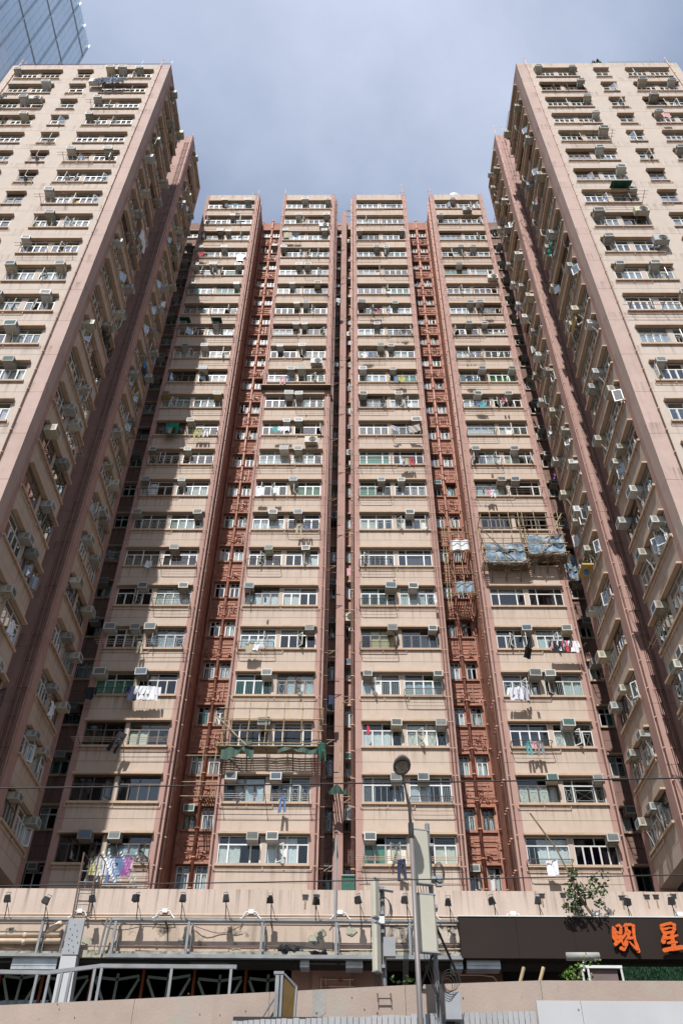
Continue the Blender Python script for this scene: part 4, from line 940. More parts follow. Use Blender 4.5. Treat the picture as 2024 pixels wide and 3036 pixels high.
# ------------------------------------------------------------------ antennas
def antenna(o, x, z0, z1, y, w_, tilt, yaw, label=None):
    b = MB(); h = z1 - z0; n = 10
    prof = [(-w_ / 2, 0), (-w_ / 2, -.05), (-w_ * .38, -.09), (w_ * .38, -.09), (w_ / 2, -.05), (w_ / 2, 0)]
    b.prism([(a, c, 0) for a, c in prof], (0, 0, h), 'antenna')
    c = build(b, 'antenna_panel', o, (x, y, z0)); c.rotation_euler = (tilt, 0, yaw)
    k = build(MB().box((-w_ / 2 - .006, -.096, -.02), (w_ / 2 + .006, .006, 0), 'grey_paint'), 'end_cap', c); build(MB().box((-w_ / 2 - .006, -.096, h), (w_ / 2 + .006, .006, h + .02), 'grey_paint'), 'end_cap', c)
    return c
m1 = thing('antenna_mast', 'tall grey mast carrying two cream panel antennas beside the lamp pole', 'antenna mast', group='mobile phone antenna masts')
xm = 1.36; ym = 14.62
build(MB().tube([(xm, ym, 1.5), (xm, ym, 6.2)], .04, 'steel', 10), 'mast', m1)
antenna(m1, 1.20, 5.10, 5.98, 14.42, .30, -.02, .25); antenna(m1, 1.24, 4.06, 4.92, 14.42, .30, -.03, .22)
for (z, x) in ((5.75, 0), (5.2, 0), (4.75, 0), (4.2, 0)): build(MB().box((1.28, 14.46, z), (1.44, 14.66, z + .05), 'grey_paint'), 'clamp', m1)
rb = random.Random(8)
for i in range(5):
    x = 1.12 + i * .045; build(MB().tube([(x, 14.40, 5.08), (x + .01, 14.41, 4.97), (x + .05, 14.45, 4.85 - i * .02), (xm, 14.56, 4.78), (xm + .04, 14.55, 4.3)], .006, 'cable', 5), 'cable', m1)
    build(MB().tube([(x + .05, 14.40, 4.04), (x + .06, 14.42, 3.92), (x + .10, 14.46, 3.75), (xm - .03 + .01 * i, 14.53, 3.5), (xm - .02, 14.55, 3.2)], .006, 'cable', 5), 'cable', m1)
for i in range(4):
    r = .13 + .02 * i; build(MB().tube([(1.50 + r * .5 * math.cos(t), 14.5 + .01 * i, 5.32 + r * math.sin(t)) for t in [j * math.pi / 7 for j in range(15)]], .005, 'cable', 5), 'cable_coil', m1)
    build(MB().tube([(1.50 + i * .022 + (r - .05) * math.cos(t), 14.48 + .012 * i, 3.66 + (i - 1.5) * .03 + r * .8 * math.sin(t)) for t in [j * math.pi / 7 for j in range(15)]], .005, 'cable', 5), 'cable_coil', m1)
build(MB().box((1.44, 14.52, 5.12), (1.54, 14.6, 5.30), 'grey_paint'), 'splitter_box', m1)
build(MB().tube([(xm, ym, 4.62), (1.95, 15.35, 3.55)], .022, 'black', 6), 'brace', m1); build(MB().tube([(xm - .02, ym, 4.15), (.95, 15.3, 3.3)], .022, 'black', 6), 'brace', m1)
build(MB().box((1.46, 14.55, 3.18), (1.70, 14.78, 3.55), 'grey_paint'), 'equipment_box', m1)
build(MB().box((1.44, 14.7, 3.14), (1.60, 14.9, 3.3), 'black'), 'bracket', m1)
m0 = thing('antenna_mast', 'shorter mast with two narrow antennas and looping black cables left of the lamp pole', 'antenna mast', group='mobile phone antenna masts')
xm, ym = .585, 15.7
build(MB().tube([(xm, ym, 2.5), (xm, ym, 5.5)], .045, 'steel', 10), 'mast', m0)
antenna(m0, .42, 4.93, 5.56, 15.52, .15, 0, .95); antenna(m0, .43, 4.08, 4.82, 15.52, .15, 0, .95)
for z in (5.42, 5.0, 4.7, 4.15): build(MB().box((.46, 15.56, z), (.60, 15.72, z + .05), 'steel'), 'clamp', m0)
build(MB().tube([(.50, 15.62, 5.45), (.78, 15.6, 5.40)], .03, 'steel', 6), 'arm', m0)
for i in range(5):
    r = .16 + .015 * i; build(MB().tube([(.60 + r * .7 * math.cos(t), 15.58 + .01 * i, 5.12 - .015 * i + r * 1.1 * math.sin(t)) for t in [j * math.pi / 7 for j in range(15)]], .006, 'cable', 5), 'cable_coil', m0)
    build(MB().tube([(.64 + i * .02, 15.6, 4.6), (.70 + i * .03, 15.6, 4.80 + i * .012), (.86 + i * .02, 15.62, 4.78), (.93 + i * .018, 15.65, 4.45), (.88 + i * .02, 15.7, 3.7)], .006, 'cable', 5), 'cable', m0)
    build(MB().tube([(.38 + i * .03, 15.52, 4.06), (.40 + i * .03, 15.54, 3.9), (.48 + i * .02, 15.6, 3.6)], .006, 'cable', 5), 'cable', m0)
build(MB().box((.50, 15.5, 4.83), (.61, 15.58, 4.95), 'white_plastic'), 'splitter_box', m0); build(MB().box((.58, 15.52, 4.32), (.78, 15.66, 4.62), 'grey_paint'), 'equipment_box', m0)
# ------------------------------------------------------------------ street lamp
lp = thing('street_lamp', 'grey street lamp whose rounded head looms before the third tower', 'street lamp')
xl, yl = 1.03, 14.0
build(MB().tube([(xl, yl, -1.6), (xl, yl, 3), (xl, yl, 5.75)], .046, 'pole', 14, .036), 'pole_lower', lp, smooth=True)
build(MB().tube([(xl, yl, 5.70), (xl, yl, 5.95)], .046, 'pole', 14), 'collar', lp, smooth=True)
build(MB().tube([(xl, yl, 5.85), (xl - .01, yl - .01, 6.2), (xl - .05, yl - .05, 6.45), (xl - .09, yl - .14, 6.62), (xl - .12, yl - .26, 6.68)], .026, 'pole', 12, .022), 'arm', lp, smooth=True)
def head():
    b = MB(); n = 18; rings = [(-.30, .05, .02), (-.24, .12, .05), (-.10, .175, .09), (.08, .185, .12), (.22, .16, .12), (.33, .10, .09), (.38, .02, .03)]
    o = 0
    for (t, r, h) in rings:
        for j in range(n):
            a = 2 * math.pi * j / n; zz = max(math.sin(a), -.12); b.v.append((r * math.cos(a), -t, h * zz + .02))
    for i in range(len(rings) - 1):
        for j in range(n): b.f.append((i * n + j, i * n + (j + 1) % n, (i + 1) * n + (j + 1) % n, (i + 1) * n + j)); b.mi.append(b.m('pole'))
    b.f.append(tuple(range(n))); b.mi.append(0); b.f.append(tuple(range((len(rings) - 1) * n, len(rings) * n))[::-1]); b.mi.append(0)
    return b
hO = build(head(), 'lamp_head', lp, P(1191, 2277, 13.5), smooth=True); hO.rotation_euler = (R(-6), R(-3), 0); hO.scale = (.82, .82, .82)
def lens():
    b = MB(); n = 16
    def fn(a, c): an = a * 2 * math.pi; r = c; return (.15 * r * math.cos(an), -.04 + .235 * r * math.sin(an), -.005 - .085 * (1 - r * r))
    b.grid(fn, n, 6, 'lens'); return b
lo = build(lens(), 'lens', hO, smooth=True); build(MB().tube([(.155 * math.cos(t), -.04 + .245 * math.sin(t), .0) for t in [i * math.pi / 9 for i in range(19)]], .012, 'black', 6), 'rim', hO)
build(MB().tube([(0, 0, -.02), (0, -.01, -.10)], .045, 'grey_paint', 12), 'bulb', hO)
# ------------------------------------------------------------------ overhead wires
for i, (a, c, r, lab) in enumerate(((2338, 2308, .008, 'upper black overhead wire crossing the towers, passing behind the lamp neck'), (2628, 2595, .006, 'lower thin black overhead wire crossing just above the podium wall'))):
    p, q = P(0, a, 9.0), P(2024, c, 9.0); d = (q - p); b = MB(); pts = []
    for j in range(-6, 19):
        t = j / 12; e = p + d * t; e.z += .004 * ((t - .5) ** 2) * 4; pts.append(e)
    o = build(b.tube(pts, r, 'cable', 6), 'overhead_wire'); tag(o, lab, 'wire', 'overhead wires across the street')
# ------------------------------------------------------------------ plants
def leaves(b, c, r, n, s, mat, rnd, flat=1.0):
    for _ in range(n):
        d = Vector((rnd.gauss(0, 1), rnd.gauss(0, 1), rnd.gauss(0, 1))).normalized() * (rnd.random() ** .45); p = Vector(c) + Vector((d.x * r[0], d.y * r[1], d.z * r[2]))
        a = Vector((rnd.gauss(0, 1), rnd.gauss(0, 1), rnd.gauss(0, .6))).normalized(); q = a.cross(Vector((rnd.gauss(0, 1), rnd.gauss(0, 1), rnd.gauss(0, 1)))).normalized()
        l = s * rnd.uniform(.6, 1.3); w_ = l * .32
        b.poly([p, p + a * l * .5 + q * w_, p + a * l, p + a * l * .5 - q * w_], mat)
def leaf_clump(name, parent, centres, n, s, mat, seed):
    rnd = random.Random(seed); b = MB()
    for (c, r) in centres: leaves(b, c, (r, r, r * 1.0), int(n * (r / .2) ** 2), s, mat, rnd)
    o = build(b, name, parent); o['kind'] = 'stuff'; return o
tr = thing('wall_tree', 'small fig tree rooted in the podium wall above the dark sign', 'tree')
T0 = P(1757, 2716, YF - .22)
def tl(px, py, y=YF - .35): return P(px, py, y)
limbs = [([(1757, 2716), (1738, 2690), (1715, 2650), (1690, 2605)], .04), ([(1738, 2690), (1728, 2640), (1762, 2590), (1790, 2575)], .022), ([(1722, 2663), (1700, 2675), (1690, 2700)], .018), ([(1715, 2650), (1760, 2640), (1782, 2650)], .016), ([(1700, 2625), (1690, 2580)], .016), ([(1728, 2660), (1780, 2630), (1800, 2625)], .014)]
for pts_, r in limbs: build(MB().tube([tl(*q) for q in pts_], r, 'bark', 6, r * .4), 'limb', tr)
cl = []
rnd = random.Random(21)
for (px, py, n) in ((1700, 2600, 5), (1690, 2635, 6), (1705, 2665, 6), (1690, 2690, 5), (1715, 2640, 4), (1760, 2610, 4), (1785, 2585, 3), (1755, 2640, 5), (1780, 2650, 4), (1795, 2625, 3), (1775, 2675, 3), (1725, 2620, 3), (1740, 2655, 4), (1715, 2700, 3), (1695, 2575, 2), (1788, 2690, 1)):
    for _ in range(n): cl.append((tl(px + rnd.uniform(-12, 12), py + rnd.uniform(-12, 12), YF - .35 + rnd.uniform(-.22, .12)), rnd.uniform(.07, .13)))
leaf_clump('crown', tr, cl, 46, .095, 'leaf', 5)
bp_ = thing('bamboo_pole', 'long thin bamboo pole leaning out above the wall tree', 'pole'); build(MB().tube([P(1570, 2411, YF - .3), P(1650, 2520, YF - .25), P(1735, 2690, YF - .25)], .022, 'bamboo_dark', 6), 'cane', bp_)
sh = thing('shrub', 'bright green shrub growing behind the parapet under the dark sign', 'shrub')
cl = []
for (px, py, n) in ((1690, 2880, 10), (1675, 2895, 6), (1710, 2895, 9), (1715, 2870, 5), (1735, 2845, 3), (1760, 2855, 2), (1745, 2900, 3), (1735, 2862, 2)):
    for _ in range(n): cl.append((P(px + rnd.uniform(-12, 12), py + rnd.uniform(-8, 8), 16.2 + rnd.uniform(-.2, .2)), rnd.uniform(.05, .09)))
leaf_clump('foliage', sh, cl, 40, .055, 'leaf_bright', 6)
build(MB().tube([P(1700, 2925, 16.2), P(1700, 2880, 16.2)], .015, 'bark', 5).tube([P(1700, 2925, 16.2), P(1735, 2850, 16.2)], .01, 'bark', 5), 'stem', sh)
gs = thing('fern_clump', 'low yellow-green grass tuft behind the parapet between the antenna masts', 'plant'); cl = [(P(px, 2906 + (i % 3) * 5, 16.0), .07) for i, px in enumerate((1160, 1175, 1190, 1210, 1222, 1235))]; leaf_clump('blades', gs, cl, 30, .10, 'leaf_bright', 8)
# planter frame and turf wall at the right
pf = thing('planter_frame', 'brown plank box in a white metal frame beside the shrub', 'planter')
Y3 = 16.6
a, c = P(1745, 2868, Y3), P(1848, 2925, Y3)
for i in range(4): build(MB().box((a.x, Y3 + .06, 2.5 + i * .0 + (a.z - 2.5) * i / 4), (c.x - .05, Y3 + .09, 2.5 + (a.z - 2.5) * (i + 1) / 4 - .012), 'brown_board'), 'plank', pf)
build(MB().box((a.x - .15, Y3, a.z - .01), (P(1843, 2868, Y3).x, Y3 + .05, a.z + .035), 'white_frame'), 'top_rail', pf)
for px in (1727, 1745, 1843): q = P(px, 2868, Y3); build(MB().tube([(q.x, Y3 + .02, 2.5), (q.x - .02, Y3 + .02, q.z)], .02, 'white_frame', 6), 'post', pf)
cr_ = thing('canvas_roll', 'grey weathered rolled awning above the planter frame', 'awning'); a, c = P(1678, 2836, 17.0), P(1775, 2836, 17.0); build(MB().tube([a, a.lerp(c, .5), c], .07, 'concrete', 10), 'roll', cr_, smooth=True); build(MB().tube([P(1727, 2842, 17), P(1730, 2880, 17)], .018, 'white_frame', 6), 'strut', cr_)
tw = thing('turf_wall', 'dark green artificial turf panel below the orange characters', 'turf panel'); a = P(1840, 2866, 17.4); build(MB().box((a.x, 17.4, 2.5), (a.x + 6, 17.5, a.z), 'turf'), 'turf_panel', tw)
tb = MB(); rt2 = random.Random(2)
for _ in range(9000):
    x = rt2.uniform(a.x, a.x + 2.6); z = rt2.uniform(3.6, a.z); tb.poly([(x, 17.4, z), (x + .008, 17.4, z), (x + rt2.uniform(-.02, .02), 17.4 - .035, z + rt2.uniform(0, .03))], 'turf')
o = build(tb, 'turf_blades', tw); o['kind'] = 'stuff'
for i, px in enumerate((1552, 1610)):
    o = thing('bamboo_stub', 'short cut bamboo stub poking above the parapet, ' + ['nearer the lamp pole', 'nearer the shrub'][i], 'pole', group='cut bamboo stubs above the parapet'); build(MB().tube([P(px - 12, 2915, 15.6), P(px, 2868, 15.6)], .03, 'bamboo', 8), 'cane', o)
# ------------------------------------------------------------------ ground, street
M['street'] = plain('bounce_paled_street', (.17, .155, .14), .9, bump=.3)  # unseen street, colour raised above asphalt to bounce light up the facades
g = build(MB().box((-600, -300, -1.75), (600, 900, -1.6), 'street'), 'ground'); tag(g, 'street below the picture, paled for bounce light', None, None, 'structure')
build(MB().box((-22, 22.9, -1.6), (22, 23.5, 3.2), 'podium'), 'lower_wall', pod)
# ------------------------------------------------------------------ glass office tower
def gtower():
    o = thing('office_tower', 'blue-grey glass office tower behind the left wing at the top left', 'office tower')
    Yf = 90; c = P(264, 135, Yf); X = c.x; zt = c.z
    t = MB(); t.box((X - 40, 20, -1.6), (X - .3, Yf, zt - .5), 'tower_core'); build(t, 'core', o)
    rows = 0; ph = 4.2; pw = 1.9
    # panels stand on the face that looks east (+X)
    pan = {}
    def pm(w_, h_, mt): return cached(('tp', w_, h_, mt), lambda: MB().box((-.12, .03, .03), (0, w_ - .03, h_ - .03), mt).mesh('glass_panel'))
    ny = 26
    for r in range(26):
        z = zt - ph * (r + 1)
        for j in range(ny):
            y = Yf - pw * (j + 1)
            low = r > 15 or (j > 17 and r > 9)
            if low:
                if j % 2 == 0: q = link('glass_panel', pm(pw * 2, ph, 'tower_grey'), o, (X, y - pw, z))
            else: q = link('glass_panel', pm(pw, ph, 'tower_glass'), o, (X, y, z))
    for j in range(ny + 1):
        if j % 3 == 0 or j < 1: build(MB().box((X + .02, Yf - pw * j - .10, zt - ph * 26), (X + .42, Yf - pw * j + .10, zt), 'tower_fin'), 'fin', o)
    for q in (2, 7, 12): build(MB().box((X, Yf - pw * ny, zt - ph * q - .12), (X + .2, Yf, zt - ph * q + .06), 'tower_fin'), 'transom', o)
M['tower_core'] = plain('tower_core', (.10, .12, .14), .6)
M['tower_glass'] = plain('blue_curtain_wall', (.85, 1.0, 1.1), .2, .8, var=.10, nscale=.05, spec=1.0)
M['tower_grey'] = plain('grey_curtain_wall', (.95, 1.0, 1.03), .3, .7, var=.08, nscale=.05)
M['tower_fin'] = plain('tower_fin', (.85, .93, 1.0), .4, .5)
gtower()
# ------------------------------------------------------------------ roof plant of the right wing
rpn = thing('roof_plant', 'small potted shrub on the roof edge of the right wing', 'potted plant', (18.9, 24.2, ROOF_A)); build(MB().tube([(0, 0, 0), (0, 0, .5)], .22, 'pipe_brown', 10, .28), 'pot', rpn); leaf_clump('foliage', rpn, [((0, 0, .95), .30), ((.15, 0, 1.2), .25), ((-.2, 0, 1.15), .22)], 30, .16, 'leaf', 9)
# ------------------------------------------------------------------ bamboo scaffolds
def bamboo(parent, a, c, r=.023, mat='bamboo'):
    a, c = Vector(a), Vector(c); n = max(2, int((c - a).length / .5)); pts = [a.lerp(c, i / n) for i in range(n + 1)]
    rnd_ = random.Random(int(a.x * 91 + c.z * 37)); pts = [p + Vector((rnd_.uniform(-.015, .015),) * 3) if 0 < i < n else p for i, p in enumerate(pts)]
    b = MB().tube(pts, r, mat, 6)
    for p in pts[1:-1]: b.tube([p - (c - a).normalized() * .02, p + (c - a).normalized() * .02], r * 1.25, mat, 6)
    return build(b, 'bamboo_pole', parent)
sc2 = thing('bamboo_scaffold', 'bamboo scaffold with green netting hung before the lower second tower', 'scaffold', group='bamboo scaffolds hung on the towers')
YB = YT - .85; zt2 = zh(19) + .05; zb2 = zh(19) - 1.75
xs2 = [-5.95, -5.55, -4.75, -3.95, -3.1, -2.25, -1.45]
for x in xs2: bamboo(sc2, (x, YB, zb2 - .05), (x + .03, YB, zt2 + random.uniform(.55, .75)))
for z in (zt2 + .12, zt2 - .45, zt2 - 1.05, zb2 + .1): bamboo(sc2, (-6.2, YB - .04, z), (-1.2, YB - .04, z - .02))
for x in (-6.05, -1.38):
    for z in (zt2 + .1, zt2 - .45, zb2 + .05): bamboo(sc2, (x, YB - .1, z), (x, YT, z))
    bamboo(sc2, (x + .1, YT - .15, zb2 - .3), (x + .1, YT - .1, zt2 + .6), mat='bamboo_dark')
bamboo(sc2, (-6.35, YB - .08, zt2 - .25), (-4.75, YB - .08, zb2 - .05), .035)
for i in range(9): bamboo(sc2, (-6.15, YB + i * .09, zb2 - .02), (-1.3, YB + i * .09, zb2 - .04), .03, 'bamboo' if i == 0 else 'bamboo_dark')
for x in (-5.95, -4.75, -3.8, -2.6, -1.6): bamboo(sc2, (x, YB + .2, zb2 - .05), (x, YT - .05, zb2 - .85), .028, 'bamboo_dark')
nb = MB(); 
def net_fn(x0, x1, z, h, k): return lambda a, c: (x0 + (x1 - x0) * a, YB - .05 + .12 * c + .05 * math.sin(a * 14 + k), z - h * (1 - c) * (.35 + .65 * abs(math.sin(a * 3.3 + k))) + .03 * math.sin(a * 21))
build(MB().grid(net_fn(-5.9, -4.4, zb2, .75, 1), 14, 4, 'dark_net'), 'netting', sc2); build(MB().grid(net_fn(-3.3, -1.5, zb2, .45, 2), 14, 4, 'dark_net'), 'netting', sc2); nb.grid(lambda a, c: (-1.5 + .35 * a + .1 * (1 - c), YB - .08 + .05 * math.sin(a * 9), zb2 + .15 - 1.0 * (1 - c) * (.7 + .3 * math.sin(a * 9)) + .03 * math.sin(c * 17)), 10, 6, 'net'); build(MB().grid(lambda a, c: (-5.0 + .5 * a, YB - .09, zb2 + .02 + .15 * c + .02 * math.sin(a * 9)), 6, 2, 'net'), 'netting', sc2)
build(nb, 'netting', sc2)
sc4 = thing('bamboo_scaffold', 'two-bay bamboo scaffold with blue and white tarpaulins on the rightmost tower', 'scaffold', group='bamboo scaffolds hung on the towers')
zt4 = zh(14) - 1.5; zb4 = zh(15) - 1.65
def bay(x0, x1, z0, z1, n):
    for i in range(n + 1):
        x = x0 + (x1 - x0) * i / n; bamboo(sc4, (x, YB, z0 - .05), (x - .02, YB, z1 + random.uniform(.3, .8)))
    q = 0
    for j in range(5): z = z0 + .1 + (z1 - z0) * j / 4; bamboo(sc4, (x0 - .25, YB - .04, z), (x1 + .2, YB - .04, z))
    for i in range(8): bamboo(sc4, (x0 - .25, YB + .02 + i * .10, z0 - .03), (x1 + .25, YB + .02 + i * .10, z0 - .05), .03, 'bamboo_dark')
    for i in range(3): x = x0 + .3 + (x1 - x0 - .6) * i / 2; bamboo(sc4, (x, YB + .1, z0 - .06), (x, YT - .04, z0 - .75), .03, 'bamboo_dark')
    for x in (x0 - .1, x1 + .1):
        for z in (z0, (z0 + z1) / 2, z1): bamboo(sc4, (x, YB - .1, z), (x, YT, z))
        bamboo(sc4, (x, YT - .2, z0 - .2), (x, YT - .15, z1 + .5), .026)
    for (za, zb__) in ((z0 + .08, z0 + .75), (z0 + .78, z0 + 1.35)):
        t = MB(); t.grid(lambda a, c: (x0 + (x1 - x0) * a, YB + .04 + .05 * math.sin(a * 17 + za) + .05 * math.sin(c * 6 + a * 5), za + (zb__ - za) * c + .05 * math.sin(a * 8) * c), 18, 5, 'tarp'); build(t, 'tarpaulin', sc4, smooth=True)
bay(7.55, 9.72, zb4 - .05, zt4 + .25, 4); bay(9.95, 12.0, zb4 + .55, zt4 + .25, 3)
bamboo(sc4, (7.35, YB - .1, zt4 - .45), (9.1, YB - .1, zb4 - .05), .028, 'bamboo_dark'); bamboo(sc4, (10.6, YB - .1, zb4 + .5), (12.2, YB - .1, zt4 + .6), .028)
scr = thing('bamboo_scaffold', 'narrow bamboo cradle with tarpaulins in the gap left of the rightmost tower', 'scaffold', group='bamboo scaffolds hung on the towers')
for (z0, z1) in ((zh(15) - 2.3, zh(15) - .3), (zh(14) - 1.9, zh(14) + .1)):
    z0 += 0; 
    for x in (6.05, 6.55, 7.05): bamboo(scr, (x, 38.2, z0), (x, 38.2, z1 + .5))
    for x in (5.55, 5.7): bamboo(scr, (x, 38.3, z0 - .8), (x + .05, 38.3, z1 + .9))
    for z in (z0 + .1, z0 + .8, z0 + 1.5): bamboo(scr, (5.3, 38.15, z), (7.2, 38.15, z))
    for i in range(9): bamboo(scr, (5.95 + i * .14, 38.1, z0 - .05), (5.98 + i * .14, 39.5, z0 - .02), .028, 'bamboo_dark')
    t = MB(); t.grid(lambda a, c: (6.0 + 1.1 * a, 38.25 + .05 * math.sin(a * 13), z0 + .25 + .75 * c), 12, 4, 'tarp' if z0 < 32 else 'cloth_white'); build(t, 'tarpaulin', scr, smooth=True)
sr = thing('bamboo_scaffold', 'small tarpaulined bamboo cradle between the rightmost tower and the right wing', 'scaffold', group='bamboo scaffolds hung on the towers')
t = MB()
for i in range(3): t.grid(lambda a, c, i=i: (12.15 + .75 * a, 37.2 + .05 * math.sin(a * 11 + i), zh(15) - 2.0 + i * .62 + .55 * c), 10, 3, 'tarp')
build(t, 'tarpaulin', sr, smooth=True)
for i in range(8): bamboo(sr, (12.2 + i * .11, 37.1, zh(15) - 2.15), (12.25 + i * .11, 38.4, zh(15) - 2.1), .028, 'bamboo_dark')
for z in (zh(15) - 2.0, zh(15) - 1.3, zh(15) - .6): bamboo(sr, (12.05, 37.1, z), (13.1, 37.1, z))
sl = thing('bamboo_scaffold', 'small dark bamboo platform in the gap between first and second tower', 'scaffold', group='bamboo scaffolds hung on the towers')
for i in range(8): bamboo(sl, (-7.05 + i * .12, 38.0, zh(20) - .55), (-7.0 + i * .12, 39.4, zh(20) - .5), .03, 'bamboo_dark')
for x in (-7.1, -6.5): bamboo(sl, (x, 38.1, zh(20) - .6), (x + .04, 38.1, zh(19) - .4))
for z in (zh(20) + .2, zh(20) - .5, zh(19) - 1.2): bamboo(sl, (-8.0, 38.1, z), (-6.1, 38.1, z))
sm = thing('bamboo_scaffold', 'small bamboo platform with green net in the gap between second and third tower', 'scaffold', group='bamboo scaffolds hung on the towers')
for i in range(6): bamboo(sm, (-1.15 + i * .13, 37.6, zh(20) - .5), (-1.12 + i * .13, 38.5, zh(20) - .45), .03, 'bamboo_dark')
for x in (-.45, -.40): bamboo(sm, (x, 37.6, zh(20) - .6), (x, 37.6, zh(18) - 1.2))
t = MB(); t.grid(lambda a, c: (-.95 + .85 * a, 37.5 + .06 * math.sin(a * 9), zh(20) - .65 + .45 * c * (.3 + .7 * abs(math.sin(a * 4)))), 14, 4, 'dark_net'); build(t, 'netting', sm)
gb = thing('green_screen', 'green board screen at the foot of the gap between second and third tower', 'screen'); a, c = P(1012, 2596, 37.0), P(1052, 2630, 37.0); build(MB().box((a.x, 37.0, c.z - .3), (c.x, 37.04, a.z), 'net'), 'board', gb); build(MB().tube([(a.x, 36.95, a.z), (c.x, 36.95, a.z)], .02, 'white_frame', 5), 'rail', gb)
# ------------------------------------------------------------------ racks, laundry and awnings on the towers
faces = [Face(x0, YT, 0) for (_, x0, x1) in TW]
def TU(ti, f):   # position along the window band of a tower
    W_ = TW[ti][2] - TW[ti][1]; a0 = .33 if ti != 3 else .45; return a0 + f * (W_ - .43 - a0)
def sill(k): return zh(k) - 1.34
SK = {(1, 15): 0, (1, 16): 0, (3, 17): 0, (3, 18): 0, (0, 17): 0}
ri = random.Random(99)
RK = []
for ti in range(4):
    for k in range(22):
        if (ti, k) in ((1, 19), (3, 14), (3, 15)): continue
        r = ri.random()
        if r < .26: RK.append((ti, k, -.02, .46, 1))
        elif r < .50: RK.append((ti, k, .52, 1.0, 1))
        elif r < .70: RK.append((ti, k, 0.0, 1.0, 0))
for (ti, k, a, c, kd) in RK:
    side_ = 'left' if c < .6 else ('right' if a > .3 else 'whole')
    rack(faces[ti], TU(ti, a), TU(ti, c), sill(k) - .02, f"clothes drying rack under the {side_} window of the {ORD[k]} row, {TNAME[ti]} from left", kd, .62 if kd else .7, 4 if kd else 3)
T1, T2, T3, T4 = faces
def G(*a, **k): return garment(*a, **k)
r_ = .66
for i, (f, m_) in enumerate(((.66, 'pinkish'), (.70, 'black'), (.755, 'white'), (.79, 'black'), (.83, 'lilac'), (.87, 'red'), (.91, 'black'), (.95, 'white'))):
    G('sock' if i % 2 == 0 else 'shirt', T4, TU(3, f), r_, sill(17) + .05, 'cloth_' + m_, f"{['pink','black','white','dark','pale lilac','red','long black','white'][i]} garment, number {['one','two','three','four','five','six','seven','eight'][i]} from the left on the colourful line of the rightmost tower", 1.0 if i % 2 else 1.8)
for i, f in enumerate((.08, .13, .18, .23)): G('shirt', T4, TU(3, f), r_, sill(18) + .05, 'cloth_lilac' if i % 2 else 'cloth_white', f"pale school shirt, {['first','second','third','fourth'][i]} of four under the left window of the rightmost tower", 1.0, .3 * i)
G('sock', T4, TU(3, .35), r_, sill(18) + .05, 'cloth_grey', 'small grey garment hanging beside the pale shirts on the rightmost tower', 1.2)
G('towel', T4, TU(3, .36), r_, sill(17) - .35, 'cloth_black', 'dark cloth flapping sideways under the left window of the rightmost tower', .8, .5, .5)
G('sock', T4, TU(3, .26), r_, sill(12) + .1, 'cloth_grey', 'small dark garment at the middle of the rightmost tower', 1.3); G('sock', T4, TU(3, .64), r_, sill(10) + .2, 'cloth_red', 'small red garment on the upper rightmost tower', 1.2); G('sock', T4, TU(3, .70), r_, sill(10) + .2, 'cloth_pinkish', 'small pink garment on the upper rightmost tower', 1.1)
G('shirt', T1, TU(0, .53), r_, sill(18) + .05, 'cloth_navy', 'dark navy shirt hanging left of four white shirts on the leftmost tower', 1.15); G('trousers', T1, TU(0, .58), r_, sill(18) + .05, 'cloth_black', 'black trousers beside the white shirts on the leftmost tower', .75)
for i, f in enumerate((.63, .68, .73, .78)): G('shirt', T1, TU(0, f), r_, sill(18) + .05, 'cloth_white', f"white shirt, {['first','second','third','last'][i]} of four in a row on the leftmost tower", 1.1, .2)
G('shirt', T1, TU(0, .02), r_, sill(18) + .0, 'cloth_black', 'black garment hanging at the far left edge of the leftmost tower', 1.0)
tt = G('trousers', T1, TU(0, .52), .75, sill(19) + .25, 'cloth_black', 'black trousers blown sideways low on the leftmost tower', 1.15, .2); tt.rotation_euler = (0, .35, .2)
G('towel', T1, TU(0, .38), .45, sill(15) - .02, 'cloth_white', 'small white cloth under a window of the leftmost tower', .7)
G('towel', T1, TU(0, .30), .55, sill(11) + .55, 'cloth_green', 'green cloth draped along the rail of the leftmost tower', 1.5)
for i, f in enumerate((.24, .29, .34)): G('sock', T1, TU(0, f), .6, sill(11) + .1, 'cloth_' + ['denim', 'yellow', 'black'][i], f"{['blue','yellow','black'][i]} garment under the green cloth on the leftmost tower", 1.8)
G('towel', T2, TU(1, .09), r_, sill(13) + .05, 'cloth_white', 'white towel hanging left under a window of the second tower', 1.0); G('towel', T2, TU(1, .33), r_, sill(13) + .05, 'cloth_white', 'smaller white towel hanging under the same window of the second tower', .7)
G('towel', T2, TU(1, .24), r_, sill(11) + .05, 'cloth_tealish', 'teal cloth among white washing on the second tower', .7)
for i, f in enumerate((.31, .37, .43)): G('towel', T2, TU(1, f), r_, sill(11) + .08, 'cloth_white', f"white cloth, {['first','second','third'][i]} right of the teal cloth on the second tower", .6)
G('towel', T2, TU(1, .12), .6, sill(2) + .25, 'cloth_beige', 'beige towel under the third window row of the second tower', 1.3); G('shirt', T2, TU(1, .30), .6, sill(2) + .2, 'cloth_navy', 'dark and white shirt beside the beige towel, second tower', 1.0)
G('sock', T2, TU(1, .31), r_, sill(16) + .02, 'cloth_navy', 'small dark garment on a white rack of the second tower', 1.0)
for k_, nm_ in ((11, 'twelfth'),):
    G('sheet', T3, TU(2, .56), .7, sill(11) + .1, 'cloth_lilac', 'pale blue shirt flapping high on the third tower', .5, .3, .2); G('sheet', T3, TU(2, .86), .7, sill(11) + .15, 'cloth_floral', 'white floral sheet billowing high on the third tower', .75, -.3, .2)
